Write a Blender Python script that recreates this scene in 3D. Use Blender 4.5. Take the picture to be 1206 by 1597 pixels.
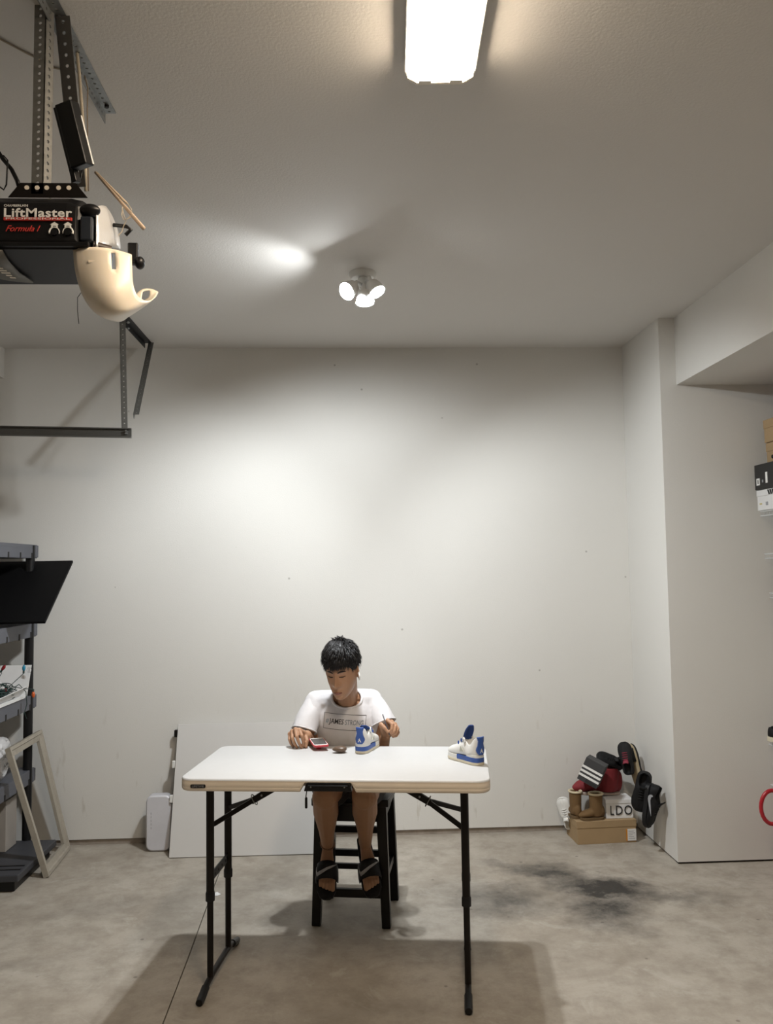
import bpy, bmesh, math, random
from mathutils import Vector, Matrix, noise as mnoise
random.seed(7)
for o in list(bpy.data.objects): bpy.data.objects.remove(o)
scene = bpy.context.scene
COL = scene.collection
PI = math.pi

# ------------------------------------------------------------------ camera
CAM_H, YAW, PITCH, ROLL, FPX = 1.7272, .0477, .0669, -.0149, 1300.0
cyw, syw, cpt, spt = math.cos(YAW), math.sin(YAW), math.cos(PITCH), math.sin(PITCH)
FWD = Vector((syw*cpt, cyw*cpt, spt)); _r = Vector((cyw, -syw, 0)); _u = _r.cross(FWD)
RGT = _r*math.cos(ROLL) + _u*math.sin(ROLL); UPV = -_r*math.sin(ROLL) + _u*math.cos(ROLL)
cd = bpy.data.cameras.new('camera'); cam = bpy.data.objects.new('camera', cd); COL.objects.link(cam)
cd.sensor_fit = 'VERTICAL'; cd.sensor_height = 36.0; cd.lens = FPX/1597*36.0; cd.clip_start = .05
cam.matrix_world = Matrix(((RGT.x, UPV.x, -FWD.x, 0), (RGT.y, UPV.y, -FWD.y, 0), (RGT.z, UPV.z, -FWD.z, CAM_H), (0, 0, 0, 1)))
scene.camera = cam
def at(u, v, y=None, z=None, x=None):
    """world point seen at photo pixel (u,v) at real depth y (or height z, or x)"""
    d = FWD + RGT*((u-603)/FPX) - UPV*((v-798.5)/FPX)
    t = y/d.y if y is not None else ((z-CAM_H)/d.z if z is not None else x/d.x)
    return Vector((0, 0, CAM_H)) + d*t

# ------------------------------------------------------------------ world, lights, exposure
w = bpy.data.worlds.new('world'); scene.world = w; w.use_nodes = True
w.node_tree.nodes['Background'].inputs[0].default_value = (.9, .95, 1, 1)
w.node_tree.nodes['Background'].inputs[1].default_value = 0.0
vs = scene.view_settings
vs.view_transform = 'Standard'; vs.look = 'None'; vs.gamma = 1.0; vs.use_curve_mapping = False
vs.exposure = 1.5
FLUO_EMIT = 21.0          # radiance of the fluorescent lens
FLUO_COL = (1.0, .82, .62)
LED_COL = (.95, .985, 1.0)
LED_W = 34.0              # watts of each wide LED head
LED_BEAM_W = 4.6         # watts of the narrow beam of the head turned left

# ------------------------------------------------------------------ materials
MATS = {}
def mat(name, col, rough=.5, metal=0.0, spec=.5, bump=None, var=None, coat=0, trans=0, emit=None, sss=0):
    if name in MATS: return MATS[name]
    m = bpy.data.materials.new(name); m.use_nodes = True; MATS[name] = m
    nt = m.node_tree; b = nt.nodes['Principled BSDF']; L = nt.links
    c = (col[0], col[1], col[2], 1)
    b.inputs['Base Color'].default_value = c; b.inputs['Roughness'].default_value = rough
    b.inputs['Metallic'].default_value = metal; b.inputs['Specular IOR Level'].default_value = spec
    if coat: b.inputs['Coat Weight'].default_value = coat
    if trans: b.inputs['Transmission Weight'].default_value = trans
    if sss:
        b.inputs['Subsurface Weight'].default_value = sss; b.inputs['Subsurface Radius'].default_value = (.012, .005, .003); b.inputs['Subsurface Scale'].default_value = .5
    if emit: b.inputs['Emission Color'].default_value = (*emit[0], 1); b.inputs['Emission Strength'].default_value = emit[1]
    tc = nt.nodes.new('ShaderNodeTexCoord')
    def nz(scale, detail=4, rough_=.55):
        n = nt.nodes.new('ShaderNodeTexNoise'); n.inputs['Scale'].default_value = scale; n.inputs['Detail'].default_value = detail
        n.inputs['Roughness'].default_value = rough_; L.new(tc.outputs['Object'], n.inputs['Vector']); return n
    if var is None: var = (9.0, .10)
    if var:
        n = nz(var[0]); mx = nt.nodes.new('ShaderNodeMix'); mx.data_type = 'RGBA'
        k = var[1]
        mx.inputs[6].default_value = (*[max(0, v*(1-k)) for v in col], 1); mx.inputs[7].default_value = (*[min(1, v*(1+k)) for v in col], 1)
        L.new(n.outputs['Fac'], mx.inputs[0]); L.new(mx.outputs[2], b.inputs['Base Color'])
    if bump:
        n = nz(bump[0], 3); bp = nt.nodes.new('ShaderNodeBump'); bp.inputs['Strength'].default_value = bump[1]
        bp.inputs['Distance'].default_value = bump[2] if len(bump) > 2 else .002
        L.new(n.outputs['Fac'], bp.inputs['Height']); L.new(bp.outputs['Normal'], b.inputs['Normal'])
    return m

def nodes_of(m): return m.node_tree.nodes, m.node_tree.links, m.node_tree.nodes['Principled BSDF']

M_WALL = mat('wall_paint', (.70, .69, .66), .62, bump=(140, .35, .0015), var=(1.3, .035))
M_CEIL = mat('ceiling_paint', (.66, .64, .61), .75, bump=(110, .45, .002), var=(1.1, .035))
M_BLACKPLASTIC = mat('black_plastic', (.006, .006, .007), .38, spec=.35)
M_BLACKMETAL = mat('black_metal', (.009, .007, .006), .42, .3, spec=.35)
M_BLACKWOOD = mat('black_stained_wood', (.0045, .004, .004), .38, spec=.3, bump=(30, .1))
M_GALV = mat('galvanised_steel', (.30, .31, .31), .42, .85, var=(60, .35))
M_GALVD = mat('dull_galvanised_steel', (.20, .20, .19), .5, .7, var=(60, .3))
M_WHITEPL = mat('white_plastic', (.74, .74, .72), .4)
M_CREAMPL = mat('cream_plastic', (.80, .74, .64), .42, var=(5, .05))
M_GREYPL = mat('grey_plastic', (.10, .105, .125), .5)
M_CARD = mat('brown_cardboard', (.36, .25, .135), .8, bump=(60, .15))
M_WHITECARD = mat('white_card', (.72, .72, .72), .6)
M_DARK = mat('dark_gap', (.02, .018, .016), .9)
M_WHITEINK = mat('white_ink', (.80, .80, .78), .6, var=False)
M_GREYINK = mat('grey_ink', (.32, .33, .35), .6, var=False)
M_REDINK = mat('red_ink', (.60, .05, .04), .6, var=False)
M_BLACKINK = mat('black_ink', (.02, .02, .022), .6, var=False)

# ------------------------------------------------------------------ mesh helpers
def basis(d, up=Vector((0, 0, 1))):
    d = Vector(d).normalized()
    if abs(d.dot(up)) > .97: up = Vector((0, 1, 0))
    a = d.cross(up).normalized(); return a, a.cross(d).normalized(), d

class MB:
    def __init__(s): s.v = []; s.f = []
    def add(s, vs, fs, M=None):
        k = len(s.v)
        s.v += [tuple(M @ Vector(p)) if M is not None else tuple(p) for p in vs]
        s.f += [tuple(i+k for i in f) for f in fs]; return s
    def box(s, x0, x1, y0, y1, z0, z1, M=None):
        return s.add([(x0, y0, z0), (x1, y0, z0), (x1, y1, z0), (x0, y1, z0), (x0, y0, z1), (x1, y0, z1), (x1, y1, z1), (x0, y1, z1)],
                     [(3, 2, 1, 0), (4, 5, 6, 7), (0, 1, 5, 4), (1, 2, 6, 5), (2, 3, 7, 6), (3, 0, 4, 7)], M)
    def beam(s, p, q, w, h, up=Vector((0, 0, 1)), w2=None, h2=None):
        p, q = Vector(p), Vector(q); a, b, d = basis(q-p, up); w2 = w2 or w; h2 = h2 or h
        vs = [p-a*w/2-b*h/2, p+a*w/2-b*h/2, p+a*w/2+b*h/2, p-a*w/2+b*h/2, q-a*w2/2-b*h2/2, q+a*w2/2-b*h2/2, q+a*w2/2+b*h2/2, q-a*w2/2+b*h2/2]
        return s.add(vs, [(3, 2, 1, 0), (4, 5, 6, 7), (0, 1, 5, 4), (1, 2, 6, 5), (2, 3, 7, 6), (3, 0, 4, 7)])
    def loft(s, rings, c0=True, c1=True, close=True, M=None):
        n = len(rings[0]); vs = [p for r in rings for p in r]; fs = []
        for i in range(len(rings)-1):
            for j in range(n if close else n-1):
                a = i*n+j; b = i*n+(j+1) % n; fs.append((a, b, b+n, a+n))
        if c0: fs.append(tuple(range(n-1, -1, -1)))
        if c1: fs.append(tuple((len(rings)-1)*n+j for j in range(n)))
        return s.add(vs, fs, M)
    def tube(s, pts, r, n=8, caps=True):
        pts = [Vector(p) for p in pts]; R = r if isinstance(r, (list, tuple)) else [r]*len(pts); rings = []
        a = None
        for i, p in enumerate(pts):
            d = (pts[min(i+1, len(pts)-1)] - pts[max(i-1, 0)])
            if a is None: a, b, d = basis(d)
            else:
                d = d.normalized(); a = (a - d*a.dot(d)).normalized(); b = a.cross(d).normalized()
            rings.append([p + (a*math.cos(t*2*PI/n) + b*math.sin(t*2*PI/n))*R[i] for t in range(n)])
        return s.loft(rings, caps, caps)
    def cyl(s, p, q, r0, r1=None, n=16): return s.tube([p, q], [r0, r0 if r1 is None else r1], n)
    def lathe(s, prof, n=24, M=None, c0=True, c1=True):
        return s.loft([[(r*math.cos(2*PI*k/n), r*math.sin(2*PI*k/n), z) for k in range(n)] for r, z in prof], c0, c1, True, M)
    def ell(s, c, r, nu=16, nv=10, M=None):
        c = Vector(c); r = (r, r, r) if not hasattr(r, '__len__') else r
        vs = [Vector((0, 0, r[2]))]; fs = []
        for i in range(1, nv):
            t = PI*i/nv
            for j in range(nu): vs.append(Vector((r[0]*math.sin(t)*math.cos(2*PI*j/nu), r[1]*math.sin(t)*math.sin(2*PI*j/nu), r[2]*math.cos(t))))
        vs.append(Vector((0, 0, -r[2])))
        for j in range(nu): fs.append((0, 1+j, 1+(j+1) % nu))
        for i in range(nv-2):
            for j in range(nu):
                a = 1+i*nu+j; b = 1+i*nu+(j+1) % nu; fs.append((a, a+nu, b+nu, b))
        k = len(vs)-1
        for j in range(nu): fs.append((k, k-nu+(j+1) % nu, k-nu+j))
        if M is not None: vs = [M @ p for p in vs]
        return s.add([p+c for p in vs], fs)
    def limb(s, pts, rad, n=14):
        pts = [Vector(p) for p in pts]
        for i, p in enumerate(pts): s.ell(p, rad[i], n, 9)
        for i in range(len(pts)-1): s.cyl(pts[i], pts[i+1], rad[i], rad[i+1], n)
        return s
    def prism(s, poly, O, U, V, t):
        """extrude a 2-D outline: point = O + U*a + V*b, thickness t along U x V"""
        O, U, V = Vector(O), Vector(U), Vector(V); N = U.cross(V).normalized()*t; n = len(poly)
        vs = [O+U*a+V*b for a, b in poly]; vs += [p+N for p in vs]
        fs = [tuple(range(n-1, -1, -1)), tuple(range(n, 2*n))] + [(i, (i+1) % n, (i+1) % n+n, i+n) for i in range(n)]
        return s.add(vs, fs)
    def mesh(s, name):
        me = bpy.data.meshes.new(name); me.from_pydata([tuple(p) for p in s.v], [], s.f); me.update()
        bm = bmesh.new(); bm.from_mesh(me); bmesh.ops.recalc_face_normals(bm, faces=bm.faces); bm.to_mesh(me); bm.free(); return me
    def build(s, name, m, parent=None, world=False, bevel=0, smooth=False, segs=2, sub=0):
        if world and parent is not None:
            Lc = parent.location if parent.parent is None else parent.location + parent.parent.location
            s.v = [tuple(Vector(p)-Lc) for p in s.v]
        o = bpy.data.objects.new(name, s.mesh(name)); COL.objects.link(o)
        return finish(o, m, parent, bevel, smooth, segs, sub)

def finish(o, m, parent=None, bevel=0, smooth=False, segs=2, sub=0):
    if m is not None: o.data.materials.append(m)
    if parent is not None: o.parent = parent
    if bevel:
        b = o.modifiers.new('bevel', 'BEVEL'); b.width = bevel; b.segments = segs; b.limit_method = 'ANGLE'; b.angle_limit = math.radians(35)
    if sub:
        b = o.modifiers.new('sub', 'SUBSURF'); b.levels = sub; b.render_levels = sub
    if smooth:
        for p in o.data.polygons: p.use_smooth = True
        if smooth == 'auto':
            o.data.set_sharp_from_angle(angle=math.radians(40))
    return o

def tag(o, label, cat, group=None):
    o['label'] = label; o['category'] = cat
    if group: o['group'] = group
    return o
def thing(name, label, cat, loc=(0, 0, 0), rotz=0, group=None):
    o = bpy.data.objects.new(name, None); COL.objects.link(o); o.empty_display_size = .05
    o.location = loc; o.rotation_euler = (0, 0, rotz); return tag(o, label, cat, group)
def struct(o): o['kind'] = 'structure'; return o
def bake(o, mods):
    """apply modifiers (list of (type, settings)) and return the resulting mesh"""
    for t, st in mods:
        md = o.modifiers.new(t, t)
        for k, v in st.items(): setattr(md, k, v)
    bpy.context.view_layer.update()
    dg = bpy.context.evaluated_depsgraph_get()
    me = bpy.data.meshes.new_from_object(o.evaluated_get(dg)); return me
def remeshed(mb, voxel, it=3, fac=.5):
    o = bpy.data.objects.new('tmp', mb.mesh('tmp')); COL.objects.link(o)
    me = bake(o, [('REMESH', dict(mode='VOXEL', voxel_size=voxel)), ('SMOOTH', dict(factor=fac, iterations=it))])
    bpy.data.objects.remove(o); return me
def mesh_obj(name, me, m, parent=None, smooth=True):
    o = bpy.data.objects.new(name, me); COL.objects.link(o); me.materials.clear(); return finish(o, m, parent, 0, smooth)
def text_mesh(name, body, size, m, parent, mw, ext=.0006, bold=0.0, shear=0.0, width=None, space=1.0, wrap=None, wrap_off=.001):
    """flat lettering as mesh; mw maps text plane (x right, y up, z out) into the parent's space"""
    c = bpy.data.curves.new(name, 'FONT'); c.body = body; c.size = size; c.align_x = 'CENTER'; c.align_y = 'CENTER'
    c.extrude = ext; c.offset = bold; c.shear = shear; c.space_character = space; c.resolution_u = 3
    o = bpy.data.objects.new('tmp', c); COL.objects.link(o); bpy.context.view_layer.update()
    me = bpy.data.meshes.new_from_object(o.evaluated_get(bpy.context.evaluated_depsgraph_get())); bpy.data.objects.remove(o)
    if width:
        xs = [v.co.x for v in me.vertices]; k = width/(max(xs)-min(xs))
        for v in me.vertices: v.co.x *= k
    if wrap:
        bm = bmesh.new(); bm.from_mesh(me); bmesh.ops.triangulate(bm, faces=bm.faces)
        for _ in range(2): bmesh.ops.subdivide_edges(bm, edges=[e for e in bm.edges if e.calc_length() > .006], cuts=1); bmesh.ops.triangulate(bm, faces=bm.faces)
        bm.to_mesh(me); bm.free()
    me.transform(mw); me.name = name
    if wrap:
        for v in me.vertices: v.co = wrap(v.co)
    o = bpy.data.objects.new(name, me); COL.objects.link(o); me.materials.clear(); return finish(o, m, parent)
def frame(O, X, Y):
    X, Y = Vector(X).normalized(), Vector(Y).normalized(); Z = X.cross(Y).normalized(); Y = Z.cross(X)
    return Matrix(((X.x, Y.x, Z.x, O[0]), (X.y, Y.y, Z.y, O[1]), (X.z, Y.z, Z.z, O[2]), (0, 0, 0, 1)))
def holes_strip(mb, p, q, n, r, N, t=.0006, seg=8):
    """little dark discs for the punched holes of an angle iron"""
    p, q = Vector(p), Vector(q); a, b, d = basis(N)
    for i in range(n):
        c = p.lerp(q, (i+.5)/n); mb.cyl(c - d*t, c + d*t, r, r, seg)
def ngon_round(w, h, r, k=4):
    pts = []
    for cx, cy, a0 in ((w/2-r, h/2-r, 0), (-w/2+r, h/2-r, 90), (-w/2+r, -h/2+r, 180), (w/2-r, -h/2+r, 270)):
        for i in range(k+1):
            a = math.radians(a0+90*i/k); pts.append((cx+r*math.cos(a), cy+r*math.sin(a)))
    return pts
# ------------------------------------------------------------------ structure
HC, DW, XR, YR, XB, ZB = 3.20, 5.50, 1.881, 4.838, 1.979, 2.793
def wallbox(name, *b, m=M_WALL):
    return struct(MB().box(*b).build(name, m))
def scuffed_wall():
    m = M_WALL.copy(); m.name = 'scuffed_wall_paint'; nt = m.node_tree; N = nt.nodes; L = nt.links; b = N['Principled BSDF']
    tc = next(n for n in N if n.type == 'TEX_COORD'); src = b.inputs['Base Color'].links[0].from_socket
    def noise(scale, vec, detail=4):
        n = N.new('ShaderNodeTexNoise'); n.inputs['Scale'].default_value = scale; n.inputs['Detail'].default_value = detail; L.new(vec, n.inputs['Vector']); return n.outputs['Fac']
    def ramp(f, a, c):
        r = N.new('ShaderNodeMapRange'); r.inputs[1].default_value = a; r.inputs[2].default_value = c; L.new(f, r.inputs[0]); return r.outputs[0]
    def mul(a, c):
        x = N.new('ShaderNodeMath'); x.operation = 'MULTIPLY'
        for i, q in ((0, a), (1, c)):
            if isinstance(q, float): x.inputs[i].default_value = q
            else: L.new(q, x.inputs[i])
        return x.outputs[0]
    def over(f, base, col):
        x = N.new('ShaderNodeMix'); x.data_type = 'RGBA'; L.new(f, x.inputs[0]); L.new(base, x.inputs[6]); x.inputs[7].default_value = (*col, 1); return x.outputs[2]
    v = N.new('ShaderNodeTexVoronoi'); v.inputs['Scale'].default_value = 3.4; L.new(tc.outputs['Object'], v.inputs['Vector'])
    col = over(mul(ramp(v.outputs['Distance'], .03, .016), .45), src, (.12, .10, .08))                 # nail specks
    mp = N.new('ShaderNodeMapping'); mp.inputs['Scale'].default_value = (7, 1, 1.6); L.new(tc.outputs['Object'], mp.inputs[0])
    sx = N.new('ShaderNodeSeparateXYZ'); L.new(tc.outputs['Object'], sx.inputs[0])
    col = over(mul(mul(ramp(noise(3.0, mp.outputs[0]), .66, .74), ramp(sx.outputs[2], 1.0, .3)), .35), col, (.36, .31, .24))   # rubbed scuffs low on the wall
    L.new(col, b.inputs['Base Color']); return m
wallbox('wall_back', -3.7, XR+.05, DW, DW+.12, .036, HC, m=scuffed_wall())
wallbox('wall_right', XR, 3.3, YR, DW+.12, .012, HC)               # projecting pier and alcove back
wallbox('wall_alcove', 3.3, 3.42, -2.6, YR+.1, 0, HC)
wallbox('wall_left', -3.82, -3.7, -2.6, DW+.12, 0, HC)
wallbox('wall_front', -3.82, 3.42, -2.72, -2.6, 0, HC)
wallbox('ceiling', -3.82, 3.42, -2.72, DW+.12, HC, HC+.12, m=M_CEIL)
wallbox('trim_1', XB, 3.3, -2.6, YR, ZB, HC)                       # dropped header over the alcove
wallbox('trim_2', -3.7, -2.232, -2.6, DW, 3.003, HC)               # header over the door side

# stained concrete strip under the drywall
m = mat('foundation_strip', (.30, .26, .22), .9, var=(14, .5)); n_, l_, b_ = nodes_of(m)
struct(MB().box(-3.7, XR, DW+.012, DW+.05, -.01, .05).build('baseboard_back', m))
struct(MB().box(XR+.006, 3.3, YR+.012, YR+.05, -.01, .03).build('baseboard_right', M_DARK))

# concrete floor: two pours with a recessed control joint between them
def concrete():
    m = bpy.data.materials.new('concrete'); m.use_nodes = True; nt = m.node_tree; N = nt.nodes; L = nt.links; b = N['Principled BSDF']
    tc = N.new('ShaderNodeTexCoord')
    def noise(scale, detail=5, rough=.6, vec=None, dist=0):
        n = N.new('ShaderNodeTexNoise'); n.inputs['Scale'].default_value = scale; n.inputs['Detail'].default_value = detail
        n.inputs['Roughness'].default_value = rough; n.inputs['Distortion'].default_value = dist; L.new(vec or tc.outputs['Object'], n.inputs['Vector']); return n
    def ramp(fac, stops):
        r = N.new('ShaderNodeValToRGB'); e = r.color_ramp.elements
        e[0].position, e[0].color = stops[0][0], (*stops[0][1], 1); e[1].position, e[1].color = stops[-1][0], (*stops[-1][1], 1)
        for p, c in stops[1:-1]: q = e.new(p); q.color = (*c, 1)
        L.new(fac, r.inputs[0]); return r.outputs[0]
    def mix(f, a, c, mode='MIX'):
        x = N.new('ShaderNodeMix'); x.data_type = 'RGBA'; x.blend_type = mode
        if isinstance(f, (int, float)): x.inputs[0].default_value = f
        else: L.new(f, x.inputs[0])
        for i, q in ((6, a), (7, c)):
            if isinstance(q, tuple): x.inputs[i].default_value = (*q, 1)
            else: L.new(q, x.inputs[i])
        return x.outputs[2]
    def mth(op, a, c=None, clamp=False):
        x = N.new('ShaderNodeMath'); x.operation = op; x.use_clamp = clamp
        for i, q in ((0, a), (1, c)):
            if q is None: continue
            if isinstance(q, (int, float)): x.inputs[i].default_value = q
            else: L.new(q, x.inputs[i])
        return x.outputs[0]
    base = ramp(noise(1.6, 6, .65, dist=.6).outputs['Fac'], [(.3, (.33, .29, .24)), (.5, (.42, .38, .325)), (.7, (.48, .445, .39))])
    col = mix(mth('MULTIPLY', ramp(noise(7, 6, .7).outputs['Fac'], [(.42, (0, 0, 0)), (.70, (1, 1, 1))]), .65), base, (.22, .19, .15))
    col = mix(mth('MULTIPLY', ramp(noise(3.1, 8, .75, dist=1.5).outputs['Fac'], [(.55, (0, 0, 0)), (.66, (1, 1, 1))]), .45), col, (.52, .49, .44))
    col = mix(mth('MULTIPLY', noise(90, 3).outputs['Fac'], .25), col, (.2, .17, .14))
    # oil stains with their own ragged outlines
    wv = N.new('ShaderNodeVectorMath'); wv.operation = 'MULTIPLY_ADD'; wn = noise(4.5, 5, .65)
    sub = N.new('ShaderNodeVectorMath'); sub.operation = 'SUBTRACT'; L.new(wn.outputs['Color'], sub.inputs[0]); sub.inputs[1].default_value = (.5, .5, .5)
    L.new(sub.outputs[0], wv.inputs[0]); wv.inputs[1].default_value = (.45, .45, 0); L.new(tc.outputs['Object'], wv.inputs[2])
    sep = N.new('ShaderNodeSeparateXYZ'); L.new(wv.outputs[0], sep.inputs[0])
    tot = None
    for cx, cy, rx, ry, a, s in ((1.10, 4.78, .36, .13, -.55, .95), (1.36, 4.52, .36, .17, -.5, 1.25), (1.27, 4.27, .23, .28, .2, 1.0), (.80, 4.42, .25, .24, -.4, .85), (1.62, 4.36, .34, .11, -.1, .6),
                                 (.55, 4.55, .14, .16, 0, .18), (-1.25, 4.5, .45, .16, .1, .22), (-.2, 4.75, .4, .1, 0, .22), (-1.5, 3.9, .3, .09, .3, .2), (.0, 3.35, .35, .12, 0, .18)):
        ca, sa = math.cos(a), math.sin(a)
        dx = mth('SUBTRACT', sep.outputs[0], cx); dy = mth('SUBTRACT', sep.outputs[1], cy)
        p = mth('DIVIDE', mth('ADD', mth('MULTIPLY', dx, ca), mth('MULTIPLY', dy, sa)), rx)
        q = mth('DIVIDE', mth('SUBTRACT', mth('MULTIPLY', dy, ca), mth('MULTIPLY', dx, sa)), ry)
        d = mth('SQRT', mth('ADD', mth('MULTIPLY', p, p), mth('MULTIPLY', q, q)))
        k = mth('MULTIPLY', mth('SUBTRACT', 1.25, d, True), s)
        tot = k if tot is None else mth('MAXIMUM', tot, k)
    st = mth('MULTIPLY', tot, mth('ADD', mth('MULTIPLY', noise(11, 6, .75).outputs['Fac'], 1.1), .3), True)
    col = mix(st, col, (.045, .042, .038))
    # small dark specks
    v = N.new('ShaderNodeTexVoronoi'); v.inputs['Scale'].default_value = 5.5; L.new(tc.outputs['Object'], v.inputs['Vector'])
    sp = ramp(v.outputs['Distance'], [(.035, (1, 1, 1)), (.06, (0, 0, 0))])
    col = mix(mth('MULTIPLY', sp, .5), col, (.07, .06, .05))
    L.new(col, b.inputs['Base Color']); b.inputs['Roughness'].default_value = .55; b.inputs['Specular IOR Level'].default_value = .35
    bp = N.new('ShaderNodeBump'); bp.inputs['Strength'].default_value = .25; bp.inputs['Distance'].default_value = .003
    L.new(noise(45, 5, .7).outputs['Fac'], bp.inputs['Height']); L.new(bp.outputs[0], b.inputs['Normal'])
    return m
M_CONC = concrete()
fl = struct(MB().box(-3.82, 3.42, -2.72, DW+.12, -.12, -.02).build('floor', M_DARK))
MB().prism([(-3.82, -2.72), (-.655, -2.72), (-.735, 3.9), (-.771, DW+.12), (-3.82, DW+.12)], (0, 0, -.02), (1, 0, 0), (0, 1, 0), .02).build('slab', M_CONC, fl)
MB().prism([(-.650, -2.72), (3.42, -2.72), (3.42, DW+.12), (-.766, DW+.12), (-.730, 3.9)], (0, 0, -.02), (1, 0, 0), (0, 1, 0), .02).build('slab', M_CONC, fl)

# ------------------------------------------------------------------ ceiling lights
def fluorescent():
    t = thing('fluorescent_light', 'long white fluorescent tube fixture glowing on the ceiling', 'ceiling light', (.287, 2.335, HC), -.052)
    Lh = 1.25
    body = MB().box(-.104, .104, -Lh, 0, -.034, 0); body.build('housing', M_WHITEPL, t, bevel=.004)
    prof = [(-.097, -.033), (-.090, -.046), (-.066, -.060), (.066, -.060), (.090, -.046), (.097, -.033)]
    ml = mat('lit_lens', (.9, .9, .88), .4, emit=(FLUO_COL, FLUO_EMIT), var=False)
    MB().loft([[(x, y, z) for x, z in prof] for y in (-Lh+.01, -.012)], True, True).build('lens', ml, t)
    for y0 in (-.012, -Lh):
        e = MB().prism([(-.104, -.004), (-.096, -.052), (-.068, -.068), (.068, -.068), (.096, -.052), (.104, -.004)], (0, y0, 0), (1, 0, 0), (0, 0, 1), -.012).build('end_cap', M_CREAMPL, t, bevel=.002)
        if y0 > -.1:
            for x in (-.045, .045): MB().box(x-.018, x+.018, -.026, -.010, -.0705, -.064).build('clip', M_CREAMPL, e)
fluorescent()

def led_lamp():
    B = Vector((.094, 4.08, HC))
    t = thing('ceiling_spotlight', 'white three-headed LED spotlight lit up on the ceiling above the boy', 'ceiling light', B)
    MB().lathe([(.068, 0), (.068, -.012), (.058, -.030), (.03, -.036)], 28).build('base', M_WHITEPL, t, smooth='auto')
    MB().tube([(0, 0, -.03), (0, -.05, -.075), (0, -.12, -.11)], [.026, .03, .02], 14).build('stem', M_WHITEPL, t, smooth='auto')
    ml = mat('lit_led', (1, 1, 1), .3, emit=(LED_COL, 60.0), var=False)
    specs = [(tuple(at(541, 453, y=3.85)), (-.62, -.55, -.56), 'left'), (tuple(at(588, 455, y=3.85)), (.45, -.30, -.85), 'right'), (tuple(at(570, 472, y=3.86)), (.05, -.10, -1), 'low')]
    for c, d, nm in specs:
        c = Vector(c) - B; d = Vector(d).normalized(); a, b, _ = basis(d)
        M = Matrix(((a.x, b.x, d.x, c.x), (a.y, b.y, d.y, c.y), (a.z, b.z, d.z, c.z), (0, 0, 0, 1)))
        h = MB().lathe([(.012, -.062), (.030, -.055), (.040, -.02), (.046, .004), (.040, .004), (.036, -.004)], 24, M).build('lamp_head', M_WHITEPL, t, smooth='auto')
        MB().lathe([(.001, -.002), (.036, -.002), (.036, .0005), (.001, .0005)], 24, M).build('lens', ml, h)
        MB().tube([c - d*.055, c - d*.075 + Vector((0, .02, .02)), Vector((0, -.11, -.105))], .010, 8).build('arm', M_WHITEPL, t, smooth=True)
        if nm == 'left':
            ld = bpy.data.lights.new('beam', 'SPOT'); ld.spot_size = math.radians(112); ld.spot_blend = .75; ld.energy = LED_BEAM_W; ld.shadow_soft_size = .025
            aim = Vector((-1, .18, .08))
            lo = bpy.data.objects.new('beam', ld); COL.objects.link(lo); lo.parent = t; lo.location = c + Vector((-.012, -.01, -.062))
            lo.rotation_euler = aim.to_track_quat('-Z', 'Y').to_euler(); ld.color = LED_COL
        for aim, size, blend, k in {'left': (((.12, .42, -1), 146, .5, 1.5),), 'right': (((.85, .45, -1), 104, .6, .9),), 'low': (((-.82, .40, -1), 114, .6, .68),)}[nm]:
            ld = bpy.data.lights.new('glow', 'SPOT'); ld.spot_size = math.radians(size); ld.spot_blend = blend; ld.energy = LED_W*k; ld.color = LED_COL; ld.shadow_soft_size = .033
            aim = Vector(aim)
            lo = bpy.data.objects.new('glow', ld); COL.objects.link(lo); lo.parent = t; lo.location = c + d*.035
            lo.rotation_euler = aim.to_track_quat('-Z', 'Y').to_euler()
led_lamp()
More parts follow.
